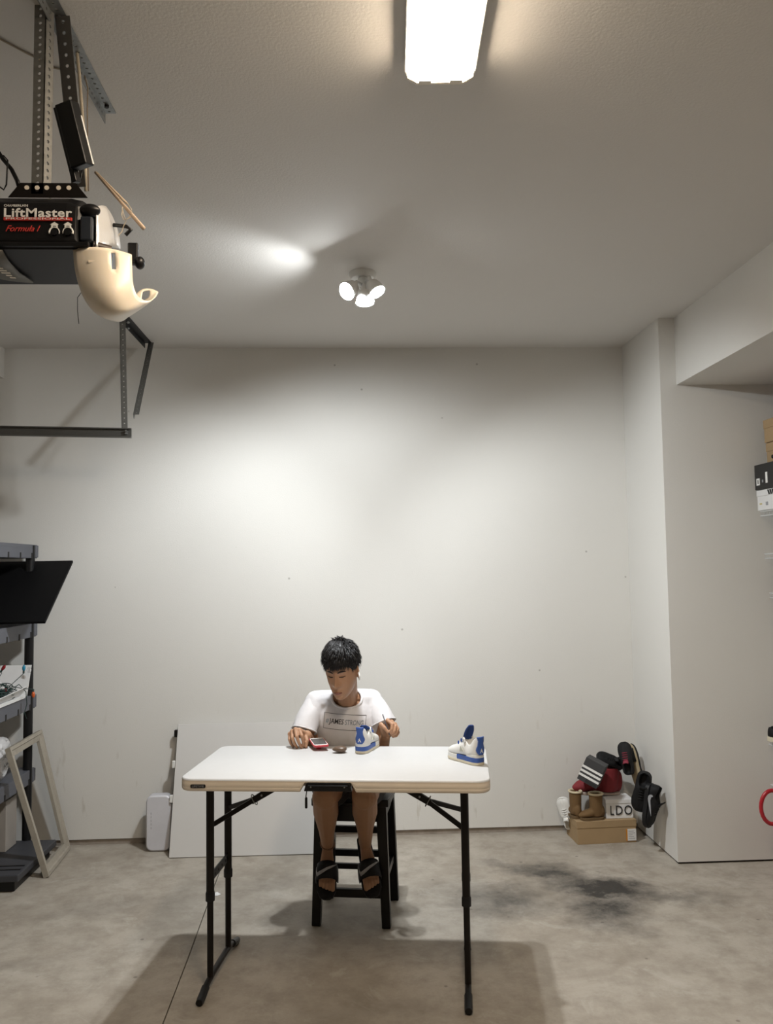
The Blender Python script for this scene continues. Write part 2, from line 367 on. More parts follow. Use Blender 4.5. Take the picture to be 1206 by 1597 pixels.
# ------------------------------------------------------------------ folding table
M_TABLE = mat('blow_moulded_plastic', (.58, .58, .58), .45, bump=(400, .2, .0005), var=(20, .03))
M_TRIM = mat('table_edge_plastic', (.78, .70, .60), .45, var=(20, .04))
TZ, TW, TD = .896, 1.247, .623
def table():
    t = thing('folding_table', 'white plastic folding table with dark brown steel legs in the middle of the garage', 'table', (-.030, 3.67, 0), -.135)
    hw, hd = TW/2, TD/2; r = .055; th = .050; HX0, HX1 = -.108, .076     # notch in the front edge, around the hinge
    # top: outline with a notch at the front middle (and rear middle)
    def outline(ins):
        p = []
        for cx, cy, a0 in ((hw-r, hd-r, 0), (-hw+r, hd-r, 90), (-hw+r, -hd+r, 180), (hw-r, -hd+r, 270)):
            for i in range(9):
                a = math.radians(a0+90*i/8); p.append((cx+(r-ins)*math.cos(a), cy+(r-ins)*math.sin(a)))
        return p
    rings = [[(x, y, z) for x, y in outline(i)] for z, i in ((TZ-.008, 0), (TZ-.003, .0015), (TZ, .006))]
    MB().loft(rings, True, True).build('tabletop', M_TABLE, t, smooth='auto')
    # skirt: two half frames, open at the hinge
    o0, o1 = outline(0), outline(.018)
    rim = MB()
    n = len(o0)
    prof = [(0, TZ-.008), (.001, TZ-.016), (0, TZ-.018), (0, TZ-.032), (.001, TZ-.034), (0, TZ-.036), (.001, TZ-th+.005), (.005, TZ-th), (.018, TZ-th), (.018, TZ-.008)]
    pts = o0
    # walk the outline; insert extra points on the straight runs so the notch can be cut
    ext = []
    for i in range(n):
        a, b = pts[i], pts[(i+1) % n]; ext.append(a)
        if math.hypot(b[0]-a[0], b[1]-a[1]) > .2 and abs(a[1]-b[1]) < 1e-6:
            xs = [HX0-.02, HX0, HX1, HX1+.02]
            if a[0] > b[0]: xs = xs[::-1]
            ext += [(x, a[1]) for x in xs]
    ne = len(ext); rr = []
    for i, (x, y) in enumerate(ext):
        p0, p1 = ext[i-1], ext[(i+1) % ne]; d = Vector((p1[0]-p0[0], p1[1]-p0[1])).normalized(); nrm = Vector((-d.y, d.x))
        cut = HX0-.001 <= x <= HX1+.001 and abs(abs(y)-hd) < 1e-4
        ring = []
        for ins, z in prof:
            if cut: z = TZ-.008-(TZ-.008-z)*.12
            ring.append((x+nrm.x*ins, y+nrm.y*ins, z))
        rr.append(ring)
    rim.loft(rr+[rr[0]], False, False, False).build('rim', M_TRIM, t, smooth='auto')
    # underside ribs (hollow) and the hinge
    MB().box(-hw+.02, hw-.02, -hd+.02, hd-.02, TZ-.03, TZ-.008).build('underside', M_TRIM, t)
    for s_ in (-1, 1):
        y = s_*(hd-.012)
        poly = [(HX0-.018, -.050), (HX0-.004, -.016), (HX0+.006, -.010), (HX1-.006, -.010), (HX1+.004, -.016), (HX1+.018, -.050)] if False else [(HX0-.004, -.046), (HX0+.004, -.018), (HX0+.014, -.011), (HX1-.014, -.011), (HX1-.004, -.018), (HX1+.004, -.046)]
        h = MB().prism(poly, (0, y+.014, TZ), (1, 0, 0), (0, 0, 1), .028).build('hinge_cover', M_BLACKPLASTIC, t, bevel=.003)
        MB().box(HX0+.012, HX1-.012, y-.018, y-.013, TZ-.040, TZ-.022).build('hinge_plate', M_BLACKPLASTIC, h, bevel=.002)
        for x in (HX0+.025, HX1-.025): MB().cyl((x, y-.0195, TZ-.028), (x, y-.018, TZ-.028), .003).build('screw', M_GALV, h)
    MB().tube([(HX0+.006, -hd+.012, TZ-.045), (HX0+.002, -hd+.012, TZ-.07), (HX0+.004, -hd+.014, TZ-.075)], .002, 6).build('latch_rod', M_BLACKMETAL, t)
    MB().box(HX0-.002, HX0+.008, -hd+.006, -hd+.016, TZ-.115, TZ-.072).build('latch_lever', M_BLACKPLASTIC, t, bevel=.003)
    # maker's badge
    bd = MB().prism(ngon_round(.062, .0135, .005), (-hw+.083, -hd-.0006, TZ-.029), (1, 0, 0), (0, 0, 1), .0025).build('badge', M_BLACKPLASTIC, t)
    text_mesh('lettering', 'LIFETIME', .0105, M_GREYINK, bd, frame((-hw+.083, -hd-.0036, TZ-.029), (1, 0, 0), (0, 0, 1)), .0003, width=.048)
    # legs
    for s_ in (-1, 1):
        ax = s_*.545 if s_ < 0 else .520
        Y = (-.135, .135)
        foot = MB().tube([(ax, -.262, .010), (ax, -.245, .020), (ax, -.19, .038), (ax, -.10, .046), (ax, .10, .046), (ax, .19, .038), (ax, .245, .020), (ax, .262, .010)], .0125, 10)
        f = foot.build('foot_bar', M_BLACKMETAL, t, smooth='auto')
        for e in (-1, 1):
            MB().tube([(ax, e*.20, .0345), (ax, e*.235, .024), (ax, e*.268, .0165), (ax, e*.285, .0155)], [.0165, .0165, .0165, .014], 10).build('foot_cap', M_BLACKPLASTIC, f, smooth='auto')
        for y in Y:
            lg = MB().cyl((ax, y, .36), (ax, y, TZ-.03), .0165, n=16).build('leg', M_BLACKMETAL, t, smooth='auto')
            MB().cyl((ax, y, .048), (ax, y, .40), .0132, n=16).build('lower_leg', M_BLACKMETAL, lg, smooth='auto')
            MB().lathe([(.0135, .352), (.0195, .354), (.0195, .385), (.017, .392)], 16, Matrix.Translation((ax, y, 0))).build('collar', M_BLACKPLASTIC, lg, smooth='auto')
        cb = MB().box(ax-.004, ax+.004, Y[0], Y[1], .425, .462).build('cross_bar', M_BLACKMETAL, t, bevel=.002)
        for k in range(4):
            yc = Y[0]+.03+(k+.5)*(Y[1]-Y[0]-.06)/4; xs = ax-s_*.0045
            MB().cyl((xs-.0006, yc, .443), (xs+.0006, yc, .443), .006, n=8).build('slot', M_DARK, cb)
        MB().box(ax-.012, ax+.012, Y[0]-.03, Y[1]+.03, TZ-.052, TZ-.03).build('top_bracket', M_BLACKMETAL, t, bevel=.003)
        # folding brace: one arm to the middle, forking to both legs
        xk = ax - s_*.155; top = Vector((ax - s_*.36, 0, TZ-.045)); kn = Vector((xk, 0, TZ-.165))
        br = MB().beam(top, kn.lerp(top, .18), .022, .014, Vector((0, 1, 0)), .030, .02).build('brace', M_BLACKMETAL, t, bevel=.003)
        MB().beam(kn.lerp(top, .45), kn.lerp(top, -.06), .031, .022, Vector((0, 1, 0)), .027, .022).build('brace_sleeve', M_BLACKMETAL, br, bevel=.003)
        for y in Y: MB().beam(kn.lerp(top, .04), Vector((ax-s_*.010, y*.93, TZ-.235)), .02, .012, Vector((0, 1, 0))).build('brace_fork', M_BLACKMETAL, br, bevel=.002)
        dk = (top-kn).normalized(); a, b, _ = basis(dk, Vector((0, 1, 0)))
        ring = MB().tube([kn + (a*math.cos(q)*.024 + b*math.sin(q)*.021) for q in [2*PI*i/16 for i in range(17)]], .0022, 6, False)
        ring.build('lock_ring', M_GALV, br, smooth=True)
        MB().cyl(kn.lerp(top, .17)+Vector((0, -.0125, 0)), kn.lerp(top, .17)+Vector((0, .0125, 0)), .0045).build('rivet', M_GALV, br)
    return t
TABLE = table()

# ------------------------------------------------------------------ bar stool
def stool():
    p = [at(493, 1443, z=0), at(602, 1447, z=0), at(616, 1401, z=0), at(517, 1399, z=0)]
    c = sum(p, Vector())/4; rot = -.17
    t = thing('bar_stool', 'black wooden bar stool under the seated boy', 'stool', c, rot)
    hb, ht = .172, .152; H = .60
    legs = []
    for sx, sy in ((-1, -1), (1, -1), (1, 1), (-1, 1)):
        b0 = Vector((sx*hb, sy*hb, 0)); t0 = Vector((sx*ht, sy*ht, H-.03)); legs.append((b0, t0))
        MB().beam(b0, t0, .042, .042, Vector((0, 1, 0)), .050, .050).build('leg', M_BLACKWOOD, t, bevel=.003)
    def rung(i, j, z, w, h):
        a = legs[i][0].lerp(legs[i][1], z/(H-.03)); b = legs[j][0].lerp(legs[j][1], z/(H-.03))
        MB().beam(a, b, w, h).build('stretcher', M_BLACKWOOD, t, bevel=.002)
    rung(0, 1, .155, .022, .040)
    rung(2, 3, .235, .022, .034); rung(2, 3, .358, .022, .034)
    rung(1, 2, .22, .020, .034); rung(3, 0, .22, .020, .034)
    rung(2, 3, .165, .020, .028)
    for i, j in ((0, 1), (1, 2), (2, 3), (3, 0)):
        a = legs[i][0].lerp(legs[i][1], .93); b = legs[j][0].lerp(legs[j][1], .93)
        MB().beam(a, b, .022, .075).build('apron', M_BLACKWOOD, t, bevel=.002)
    # saddle seat: dips along the middle
    n = 12; rings = []
    for i in range(n+1):
        u = -1+2*i/n; y = u*.19; k = .5+.5*(1-abs(u)**6)
        row = []
        for x, z in ((-.195, H-.03), (.195, H-.03), (.195, H+.006), (.13, H+.001), (.06, H-.007), (0, H-.009), (-.06, H-.007), (-.13, H+.001), (-.195, H+.006)):
            row.append((x*(.94+.06*k), y, z))
        rings.append(row)
    MB().loft(rings).build('seat', M_BLACKWOOD, t, bevel=.004, smooth='auto')
    return t
STOOL = stool()
# ------------------------------------------------------------------ the seated boy
M_SKIN = mat('skin', (.40, .225, .135), .5, spec=.35, var=(14, .06), sss=.12)
M_HAIR = mat('black_hair', (.010, .009, .010), .42, spec=.5, var=(60, .3))
M_SHIRT = mat('white_cotton', (.66, .65, .67), .85, bump=(9, .55, .012), var=(8, .02))
M_SHORTS = mat('dark_shorts', (.035, .035, .04), .85, bump=(20, .4, .006))
M_LIPS = mat('lips', (.30, .12, .085), .45, var=False)
M_BROW = mat('brow_hair', (.03, .02, .015), .7, var=False)

def person():
    base = Vector((STOOL.location.x, STOOL.location.y, 0))
    t = thing('person', 'boy in a white t-shirt and dark shorts, head bowed, seated at the folding table', 'person', base)
    HS = 1.0
    HC_ = at(534, 1046, y=4.03)                     # middle of the head
    HM = Matrix.Translation(HC_) @ Matrix.Rotation(math.radians(-18), 4, 'Z') @ Matrix.Rotation(math.radians(16), 4, 'X') @ Matrix.Rotation(math.radians(-2), 4, 'Y')
    A, B, C = .0695, .098, .126
    def g(v, s): return math.exp(-(v/s)**2)
    def hp(th, ph, off=0.0):
        """head surface point; th from the crown, ph around, ph=-90deg is the face"""
        d = Vector((math.sin(th)*math.cos(ph), math.sin(th)*math.sin(ph), math.cos(th)))
        x, y, z = d.x*A, d.y*B, d.z*C
        # squarer skull
        k = 1/((abs(d.x)**2.4+abs(d.y)**2.4+abs(d.z)**2.4)**(1/2.4)); x *= .25+.75*k; y *= .25+.75*k; z *= .25+.75*k
        s = max(0, -z/C)
        x *= 1-.30*s**1.6
        if y > 0: y *= 1-.55*s
        else: y *= (1-.10*s)*(1+.95*s**2.4)
        if y < 0:
            fr = min(1, -y/(B*.55)); fr = fr*fr*(3-2*fr)
            b = 0
            b += .034*g(x, .0100+.004*g(z+.030, .010))*g(z+.024, .017)*fr      # nose
            b += .012*g(x, .008)*g(z-.006, .022)                            # bridge
            b += .007*(g(x-.014, .007)+g(x+.014, .007))*g(z+.033, .008)        # nostrils
            b -= .0085*(g(x-.030, .015)+g(x+.030, .015))*g(z-.010, .012)       # eye hollows
            b += .0045*(g(x-.030, .011)+g(x+.030, .011))*g(z-.008, .007)       # lids
            b += .004*g(z-.032, .010)*g(x, .05)                             # brow ridge
            b += .008*g(x, .020)*(g(z+.063, .005)+g(z+.075, .0055))           # lips
            b -= .004*g(x, .02)*g(z+.087, .006)
            b += .006*g(x, .022)*g(z+.105, .012)                            # chin
            b += .004*(g(x-.042, .02)+g(x+.042, .02))*g(z+.022, .02)
            y -= b*fr
        p = Vector((x, y, z)); 
        return p*(1+off/max(.05, p.length))
    def face_pt(x0, z0, off=.0):
        """surface point on the face near (x0,z0): solve by marching angles"""
        best = None
        th, ph = math.acos(max(-1, min(1, z0/C)))*1.0, -PI/2 + x0/B
        for _ in range(12):
            p = hp(th, ph); th -= (z0-p.z)/C*.9*-1*-1; ph += (x0-p.x)/B*.9
        return hp(th, ph, off)
    body = MB()
    # head
    nu, nv = 72, 60; vs, fs = [], []
    vs.append(hp(0.001, 0))
    for i in range(1, nv):
        for j in range(nu): vs.append(hp(PI*i/nv, 2*PI*j/nu))
    vs.append(hp(PI-.001, 0))
    for j in range(nu): fs.append((0, 1+j, 1+(j+1) % nu))
    for i in range(nv-2):
        for j in range(nu):
            a = 1+i*nu+j; b = 1+i*nu+(j+1) % nu; fs.append((a, a+nu, b+nu, b))
    k = len(vs)-1
    for j in range(nu): fs.append((k, k-nu+(j+1) % nu, k-nu+j))
    body.add(vs, fs, HM)
    for sx in (-1, 1):
        Me = HM @ Matrix.Translation((sx*.0745, .008, -.008)) @ Matrix.Rotation(sx*math.radians(34), 4, 'Z')
        Re = Me.to_3x3().to_4x4()
        body.ell(Me.translation, (.007, .017, .030), 12, 10, Re)
        body.ell(Me @ Vector((sx*.004, .010, .006)), (.006, .010, .020), 10, 8, Re)
        body.ell(Me @ Vector((0, -.002, -.026)), (.006, .009, .009), 10, 8, Re)
    # neck and trunk
    sh = {-1: at(490, 1095, y=4.19), 1: at(582, 1092, y=4.21)}
    nb = at(541, 1080, y=4.155)
    hd = HM @ Vector((0, .038, -.055)); hd2 = HM @ Vector((0, .015, -.070))
    body.limb([hd, nb + Vector((0, .01, -.01))], [.052, .054]); body.limb([hd2, nb + Vector((0, -.005, -.035))], [.030, .048])
    chest = nb + Vector((-.004, .045, -.155)); belly = nb + Vector((0, .12, -.30)); pelvis = Vector((base.x, base.y+.02, .70))
    for sx in (-1, 1): body.limb([nb + Vector((0, .02, -.02)), sh[sx] + Vector((-sx*.025, .01, -.005))], [.042, .036])
    body.ell(chest, (.135, .085, .150), 20, 14); body.ell(chest + Vector((0, .03, .04)), (.125, .065, .085), 20, 14)
    body.ell(belly, (.118, .09, .15), 20, 14); body.ell(pelvis, (.135, .115, .092), 20, 14)
    # arms
    el = {-1: at(488, 1176, y=4.19), 1: at(592, 1190, y=4.20)}
    wr = {-1: at(479, 1147, y=4.01), 1: at(601, 1150, y=4.045)}
    for sx in (-1, 1):
        body.limb([sh[sx], sh[sx].lerp(el[sx], .5), el[sx]], [.042, .038, .034])
        body.limb([el[sx], el[sx].lerp(wr[sx], .4), wr[sx]], [.035, .034, .024])
    # hands: palm rays, four bent fingers of different length and a thumb each
    def ray(pts, r): body.limb([at(u, v, y=y) for u, v, y in pts], r, 10)
    W = wr[-1]
    hy = .035
    fingers = [  # knuckle, middle joint, end joint, tip
        [(467, 1139, 3.93), (471, 1148, 3.905), (473.5, 1157, 3.91), (474.5, 1164.5, 3.925)],
        [(461, 1138, 3.93), (463, 1149, 3.90), (466.5, 1159, 3.903), (470, 1166, 3.915)],
        [(456, 1141, 3.945), (456, 1151, 3.915), (459.5, 1160, 3.91), (463.5, 1166, 3.92)],
        [(452.5, 1145, 3.96), (451.5, 1153, 3.935), (454, 1160, 3.93), (457.5, 1164.5, 3.935)]]
    for i, f in enumerate(fingers):
        rk = [.0105, .0088, .0078, .0070] if i < 3 else [.0095, .0078, .0070, .0062]
        pts = [at(u, v, y=y+hy) for u, v, y in f]
        body.limb([W, W.lerp(pts[0], .55), pts[0]], [.016, .0145, .0125], 10); body.limb(pts, rk, 10)
    tb = [at(u, v, y=y+hy) for u, v, y in ((476, 1147, 3.955), (479, 1155, 3.925), (477.5, 1164, 3.915))]
    body.limb([W, tb[0]], [.018, .0135], 10); body.limb(tb, [.0125, .0095, .0078], 10)
    body.limb([W.lerp(at(463, 1140, y=3.98), .35), W.lerp(at(462, 1143, y=3.975), .8)], [.019, .018], 12)
    W = wr[1]
    fingers = [
        [(605, 1124, 4.0), (612, 1130, 3.972), (611, 1138, 3.962), (607.5, 1142, 3.966)],
        [(611, 1126, 4.005), (617, 1133, 3.975), (615, 1141, 3.962), (610, 1144.5, 3.966)],
        [(616, 1130, 4.012), (620.5, 1137, 3.985), (617.5, 1144, 3.972), (612, 1147, 3.972)],
        [(618.5, 1136, 4.02), (621.5, 1142, 3.998), (618.5, 1147.5, 3.985), (613, 1149, 3.985)]]
    for i, f in enumerate(fingers):
        rk = [.0105, .0088, .0078, .0070] if i < 3 else [.0095, .0078, .0070, .0062]
        pts = [at(u, v, y=y) for u, v, y in f]
        body.limb([W, W.lerp(pts[0], .55), pts[0]], [.016, .0145, .0125], 10); body.limb(pts, rk, 10)
    tb = [at(u, v, y=y) for u, v, y in ((597, 1138, 4.01), (594.5, 1130, 3.985), (601, 1136, 3.968), (605, 1141.5, 3.963))]
    body.limb([W, tb[0]], [.018, .0135], 10); body.limb(tb, [.0135, .0115, .0092, .0078], 10)
    # legs and feet
    hip = {-1: pelvis + Vector((-.075, -.01, -.01)), 1: pelvis + Vector((.075, -.01, -.01))}
    kn = {-1: at(507, 1243, y=3.935), 1: at(569, 1243, y=3.935)}
    an = {-1: at(511, 1318, y=4.16), 1: at(570, 1316, y=4.15)}
    toe = {-1: at(509, 1381, y=4.045), 1: at(581, 1378, y=4.035)}
    feet = {}
    for sx in (-1, 1):
        body.limb([hip[sx], hip[sx].lerp(kn[sx], .55), kn[sx]], [.085, .074, .060])
        cf = kn[sx].lerp(an[sx], .32) + Vector((0, .016, 0)); body.limb([kn[sx], cf, kn[sx].lerp(an[sx], .68), an[sx]], [.058, .060, .039, .030])
        body.ell(kn[sx] + Vector((0, -.012, 0)), (.05, .05, .055))
        d = (toe[sx]-an[sx]).normalized(); side = d.cross(Vector((0, -.7, .7))).normalized()
        up = side.cross(d).normalized()
        if up.z < 0: up = -up; 
        side = d.cross(up).normalized()           # points to image left for d towards the camera
        heel = an[sx] - d*.030 - up*.040
        feet[sx] = (an[sx], toe[sx], d, up, side, heel)
        body.limb([an[sx], heel], [.030, .028])
        mid = an[sx].lerp(toe[sx], .55)
        for q in (-1, -.33, .33, 1):
            body.limb([an[sx] - up*.012, mid + side*q*.020 - up*.018, an[sx].lerp(toe[sx], .78) + side*q*.027 - up*.022, ], [.024, .018, .013], 10)
            body.limb([heel, an[sx].lerp(toe[sx], .78) + side*q*.024 - up*.030], [.024, .012], 10)
        big = 1 if side.x*sx < 0 else -1
        for i in range(5):
            q = (-1+.5*i)*big*-1
            b0 = an[sx].lerp(toe[sx], .78) + side*q*.030 - up*.024
            ln = (.050, .049, .045, .039, .032)[i]
            r = (.0125, .0088, .0084, .008, .0078)[i]
            body.limb([b0, b0 + d*ln*.6 + up*.003, b0 + d*ln - up*.004], [r, r*.95, r*.9], 10)
    me = remeshed(body, .0028, 4, .45)
    me.transform(Matrix.Translation(-base))
    bo = mesh_obj('body', me, M_SKIN, t)

    # ---- hair: cap plus combed tufts
    crown = Vector((0.004, .035, .112)).normalized()
    def hairline(ph):
        c = math.cos(ph+PI/2)                        # 1 at the face, -1 at the back
        if c > .72: return .054
        if c > .35: return .054 - (.72-c)/.37*.040
        if c > -.30: return .014
        return .014 - (-.30-c)/.70*.075
    hb = MB(); nu, nv = 64, 40; idx = {}; vv = []; ff = []
    for i in range(nv+1):
        for j in range(nu):
            th = PI*.80*i/nv+.001; ph = 2*PI*j/nu; p0 = hp(th, ph); hl = hairline(ph)
            k = max(0, min(1, (p0.z-hl)/.055))
            off = .003 + .014*k + .010*max(0, p0.z-.03)/.09 + .003*mnoise.noise(p0*40)*k
            off *= 1-.35*abs(math.cos(ph))**2*(1-max(0, p0.z)/C)
            if p0.z < hl: p0 = hp(th, ph); off = -.006
            vv.append(hp(th, ph, off))
    for i in range(nv):
        for j in range(nu):
            a = i*nu+j; b = i*nu+(j+1) % nu; ff.append((a, a+nu, b+nu, b))
    hb.add(vv, ff, HM)
    rnd = random.Random(3)
    def tuft(th, ph, ln, wd, lift, base_off):
        p = hp(th, ph, base_off); nrm = (hp(th, ph, .02)-hp(th, ph, 0)).normalized()
        dn = (p.normalized()-crown*(p.normalized().dot(crown))); dn = dn - nrm*dn.dot(nrm)
        if dn.length < .05: dn = Vector((rnd.uniform(-1, 1), -1, 0)); dn -= nrm*dn.dot(nrm)
        dn.normalize(); sd = nrm.cross(dn).normalized(); dn = (dn + sd*rnd.uniform(-.25, .25)).normalized()
        R = []
        for q in range(5):
            u = q/4; c = p + dn*ln*u + nrm*(lift*math.sin(u*2.2) - .006*u*u)
            # stay outside the head
            wq = wd*(1-u**1.6*.92)*.5
            R.append([c + sd*wq, c + nrm*wq*.7, c - sd*wq, c - nrm*wq*.7])
        hb.loft(R, True, True, True, HM)
    def hoff(th, ph):
        p0 = hp(th, ph); k = max(0, min(1, (p0.z-hairline(ph))/.055)); return (.003 + .014*k + .010*max(0, p0.z-.03)/.09)*(1-.35*abs(math.cos(ph))**2*(1-max(0, p0.z)/C))
    for _ in range(4200):
        th = math.acos(1-rnd.random()*1.35); ph = rnd.random()*2*PI
        p = hp(th, ph); hl = hairline(ph)
        if p.z < hl+.008: continue
        front = -math.sin(ph) > .55
        ln = rnd.uniform(.024, .040) if p.z > hl+.04 else rnd.uniform(.012, .022)
        if front and p.z < .09: ln = rnd.uniform(.024, .038)
        tuft(th, ph, ln, rnd.uniform(.0028, .0055), rnd.uniform(.002, .005)*(1.3 if p.z > .08 else .45), hoff(th, ph)-.002)
    for i in range(220):                               # fringe
        ph = -PI/2 + rnd.uniform(-.80, .80); z0 = rnd.uniform(.054, .070); th = math.acos(z0/C)
        tuft(th, ph, rnd.uniform(.018, .034), rnd.uniform(.0025, .0045), .003, .012)
    for i in range(60):                                # upright ends on the crown
        th = rnd.uniform(0, .55); ph = rnd.uniform(-.6, 3.6)
        p = hp(th, ph, hoff(th, ph)-.003); q = p + Vector((rnd.uniform(-.022, .012), rnd.uniform(-.014, .014), rnd.uniform(.010, .022)))
        hb.tube([HM @ p, HM @ (p.lerp(q, .5)+Vector((0, 0, .003))), HM @ q], [.0034, .0024, .0004], 5)
    hb.v = [tuple(Vector(p)-base) for p in hb.v]
    hb.build('hair', M_HAIR, t, smooth=True)

    # ---- brows, lowered lashes, lips laid on the face
    def strip(name, pts, w, m_, off=.0008):
        ring = []
        for (x, z), ww in zip(pts, w):
            a = face_pt(x, z-ww/2, off); b = face_pt(x, z+ww/2, off); c = face_pt(x, z, off+.0016); e = face_pt(x, z, -.002)
            ring.append([HM @ a - base, HM @ c - base, HM @ b - base, HM @ e - base])
        return MB().loft(ring).build(name, m_, t, smooth=True)
    for sx in (-1, 1):
        strip('eyebrow', [(sx*x, z) for x, z in ((.012, .028), (.022, .0315), (.034, .0325), (.046, .0285))], (.006, .0080, .0070, .003), M_BROW)
        strip('eyelashes', [(sx*x, z) for x, z in ((.015, .0075), (.023, .0055), (.033, .0048), (.043, .0075))], (.003, .0046, .0048, .002), M_BROW)
    strip('lips', [(x, -.0695 - .03*x*x/.01*.1) for x in (-.021, -.014, -.007, 0, .007, .014, .021)], (.003, .010, .0135, .0135, .0135, .010, .003), M_LIPS, .0004)
    strip('mouth_line', [(x, -.0685) for x in (-.019, -.01, 0, .01, .019)], (.001, .0016, .002, .0016, .001), M_BROW, .0016)
    # earbud in the ear on the image right
    e0 = HM @ Vector((.085, -.008, -.010)) - base
    eb = MB().ell(e0, (.006, .006, .007), 12, 8); eb.limb([e0 + Vector((.001, -.003, -.002)), e0 + Vector((.001, -.008, -.030))], [.0035, .003], 10)
    eb.build('earbud', M_WHITEPL, t, smooth=True)

    # ---- t-shirt
    S = MB()
    hem = Vector((base.x, base.y+.01, .70))
    for c, r in ((nb+Vector((0, .035, -.075)), (.125, .075, .06)), (chest, (.160, .108, .16)), (chest+Vector((0, .03, .05)), (.145, .085, .095)), (chest.lerp(belly, .5), (.155, .105, .15)), (belly, (.145, .115, .16)), (hem+Vector((0, 0, .05)), (.155, .135, .10))):
        S.ell(c, r, 24, 16)
    for sx in (-1, 1): S.limb([nb + Vector((sx*.03, .035, -.045)), sh[sx] + Vector((-sx*.012, .012, -.006))], [.058, .060])
    slv = {-1: at(475, 1139, y=4.13), 1: at(598, 1128, y=4.16)}
    for sx in (-1, 1): S.limb([sh[sx] + Vector((-sx*.014, .008, -.002)), sh[sx].lerp(slv[sx], .55) + Vector((-sx*.004, 0, 0))], [.055, .055])
    sm = remeshed(S, .006, 6, .5)
    bm = bmesh.new(); bm.from_mesh(sm)
    # folds
    for v in bm.verts:
        p = v.co; q = Vector((p.x*9, p.y*9, p.z*4))
        v.co = p + v.normal*(.0045*mnoise.noise(q*1.6+Vector((3, 1, 0))) + .003*mnoise.noise(Vector((p.x*26+p.z*9, p.y*26, p.z*8))))
    # open neck, cuffs and hem
    ncen = nb + Vector((0, -.010, -.022)); nax = (hd-nb).normalized(); nax = Vector((0, -.50, .87)).normalized()
    kill = []
    for f in bm.faces:
        c = f.calc_center_median()
        r = c-ncen; h = r.dot(nax); rad = r-nax*h
        if (rad.x/.072)**2 + ((rad-Vector((rad.x, 0, 0))).length/.052)**2 < 1 and h > -.06: kill.append(f); continue
        if c.z < .665: kill.append(f)
    bmesh.ops.delete(bm, geom=kill, context='FACES')
    bm.to_mesh(sm); bm.free()
    from mathutils.bvhtree import BVHTree
    bvh = BVHTree.FromPolygons([v.co.copy() for v in sm.vertices], [tuple(p.vertices) for p in sm.polygons])
    sm.transform(Matrix.Translation(-base))
    so = mesh_obj('shirt', sm, M_SHIRT, t)
    sd = so.modifiers.new('cloth', 'SOLIDIFY'); sd.thickness = .003; sd.offset = 0
    # ribbed collar following the cut
    a = Vector((1, 0, 0)); b = nax.cross(a).normalized(); loop = []
    for i in range(33):
        q = 2*PI*i/32; dvec = a*math.cos(q)*.076 + b*math.sin(q)*.056
        hit = bvh.ray_cast(ncen + dvec + nax*.15, -nax, .35)
        loop.append((hit[0] if hit[0] else ncen + dvec) + nax*.001 - base)
    for _ in range(3): loop = [(loop[i-1 if i else 31] + loop[i]*2 + loop[(i+1) % 32 if i < 32 else 1])/4 for i in range(33)]; loop[32] = loop[0]
    MB().tube(loop, .0062, 8, False).build('collar', M_SHIRT, so, smooth=True)
    for sx in (-1, 1):                               # sleeves with turned cuffs
        A0 = sh[sx] + Vector((-sx*.008, .006, -.006)); A1 = sh[sx].lerp(slv[sx], .5) + Vector((sx*.003, 0, .004)); A2 = slv[sx]
        rings = []; N_ = 18
        for i in range(N_+1):
            u = i/N_; c = A0*(1-u)**2 + A1*2*u*(1-u) + A2*u*u; dv = ((A1-A0)*(1-u) + (A2-A1)*u).normalized(); a_, b_, _ = basis(dv, Vector((0, 1, 0)))
            R_ = .052 + .011*u; ring = []
            for k in range(28):
                q = 2*PI*k/28; dvv = a_*math.cos(q) + b_*math.sin(q)
                w_ = R_*(1 + .05*u*mnoise.noise(Vector((math.cos(q)*1.6, math.sin(q)*1.6, u*1.5+sx*3))) + .035*math.sin(q*4+u*5+sx)*u)
                ring.append(c + dvv*w_ - base)
            rings.append(ring)
        sl = MB().loft(rings, True, False).build('sleeve', M_SHIRT, so, smooth=True)
        sd = sl.modifiers.new('cloth', 'SOLIDIFY'); sd.thickness = .003; sd.offset = -1
        MB().tube(rings[-1]+[rings[-1][0]], .0040, 8, False).build('cuff', M_SHIRT, so, smooth=True)
    # printed slogan in its thin frame
    O = at(538, 1128, y=4.07); X = (at(570, 1130, y=4.0)-at(506, 1126, y=4.0)).normalized(); Yv = Vector((0, .1, .99))
    def wrap(p):
        wp = p + base; hit = bvh.ray_cast(Vector((wp.x, 3.7, wp.z)), Vector((0, 1, 0)), 1.0)
        return (hit[0] if hit[0] else wp) + Vector((0, -.0022 + (0 if abs(p.y+base.y-O.y) < 1 else 0), 0)) - base
    MO = frame(O - base, X, Yv)
    pw, ph_ = .203, .073
    def shiftm(dx, dy): return MO @ Matrix.Translation((dx, dy, 0))
    M_TEALG = mat('slate_ink', (.20, .23, .27), .7, var=False)
    M_TEAL = mat('blue_grey_ink', (.22, .30, .36), .7, var=False)
    text_mesh('slogan', '#', .032, M_TEAL, so, shiftm(-.086, 0), 0, .0003, .1, width=.016, wrap=wrap)
    text_mesh('slogan', 'JAMES', .034, M_BLACKINK, so, shiftm(-.041, 0), 0, .0005, .12, width=.072, wrap=wrap)
    text_mesh('slogan', 'STRONG', .034, M_TEALG, so, shiftm(.045, -.001), 0, .0003, .12, width=.090, wrap=wrap)
    for (x0, y0), (x1, y1) in (((-1, -1), (1, -1)), ((1, -1), (1, 1)), ((1, 1), (-1, 1)), ((-1, 1), (-1, -1))):
        pts = []
        for i in range(17):
            u = i/16; p = MO @ Vector(((x0+(x1-x0)*u)*pw/2, (y0+(y1-y0)*u)*ph_/2, 0)); pts.append(wrap(p))
        MB().tube(pts, .0010, 5).build('print_border', M_BLACKINK, so)

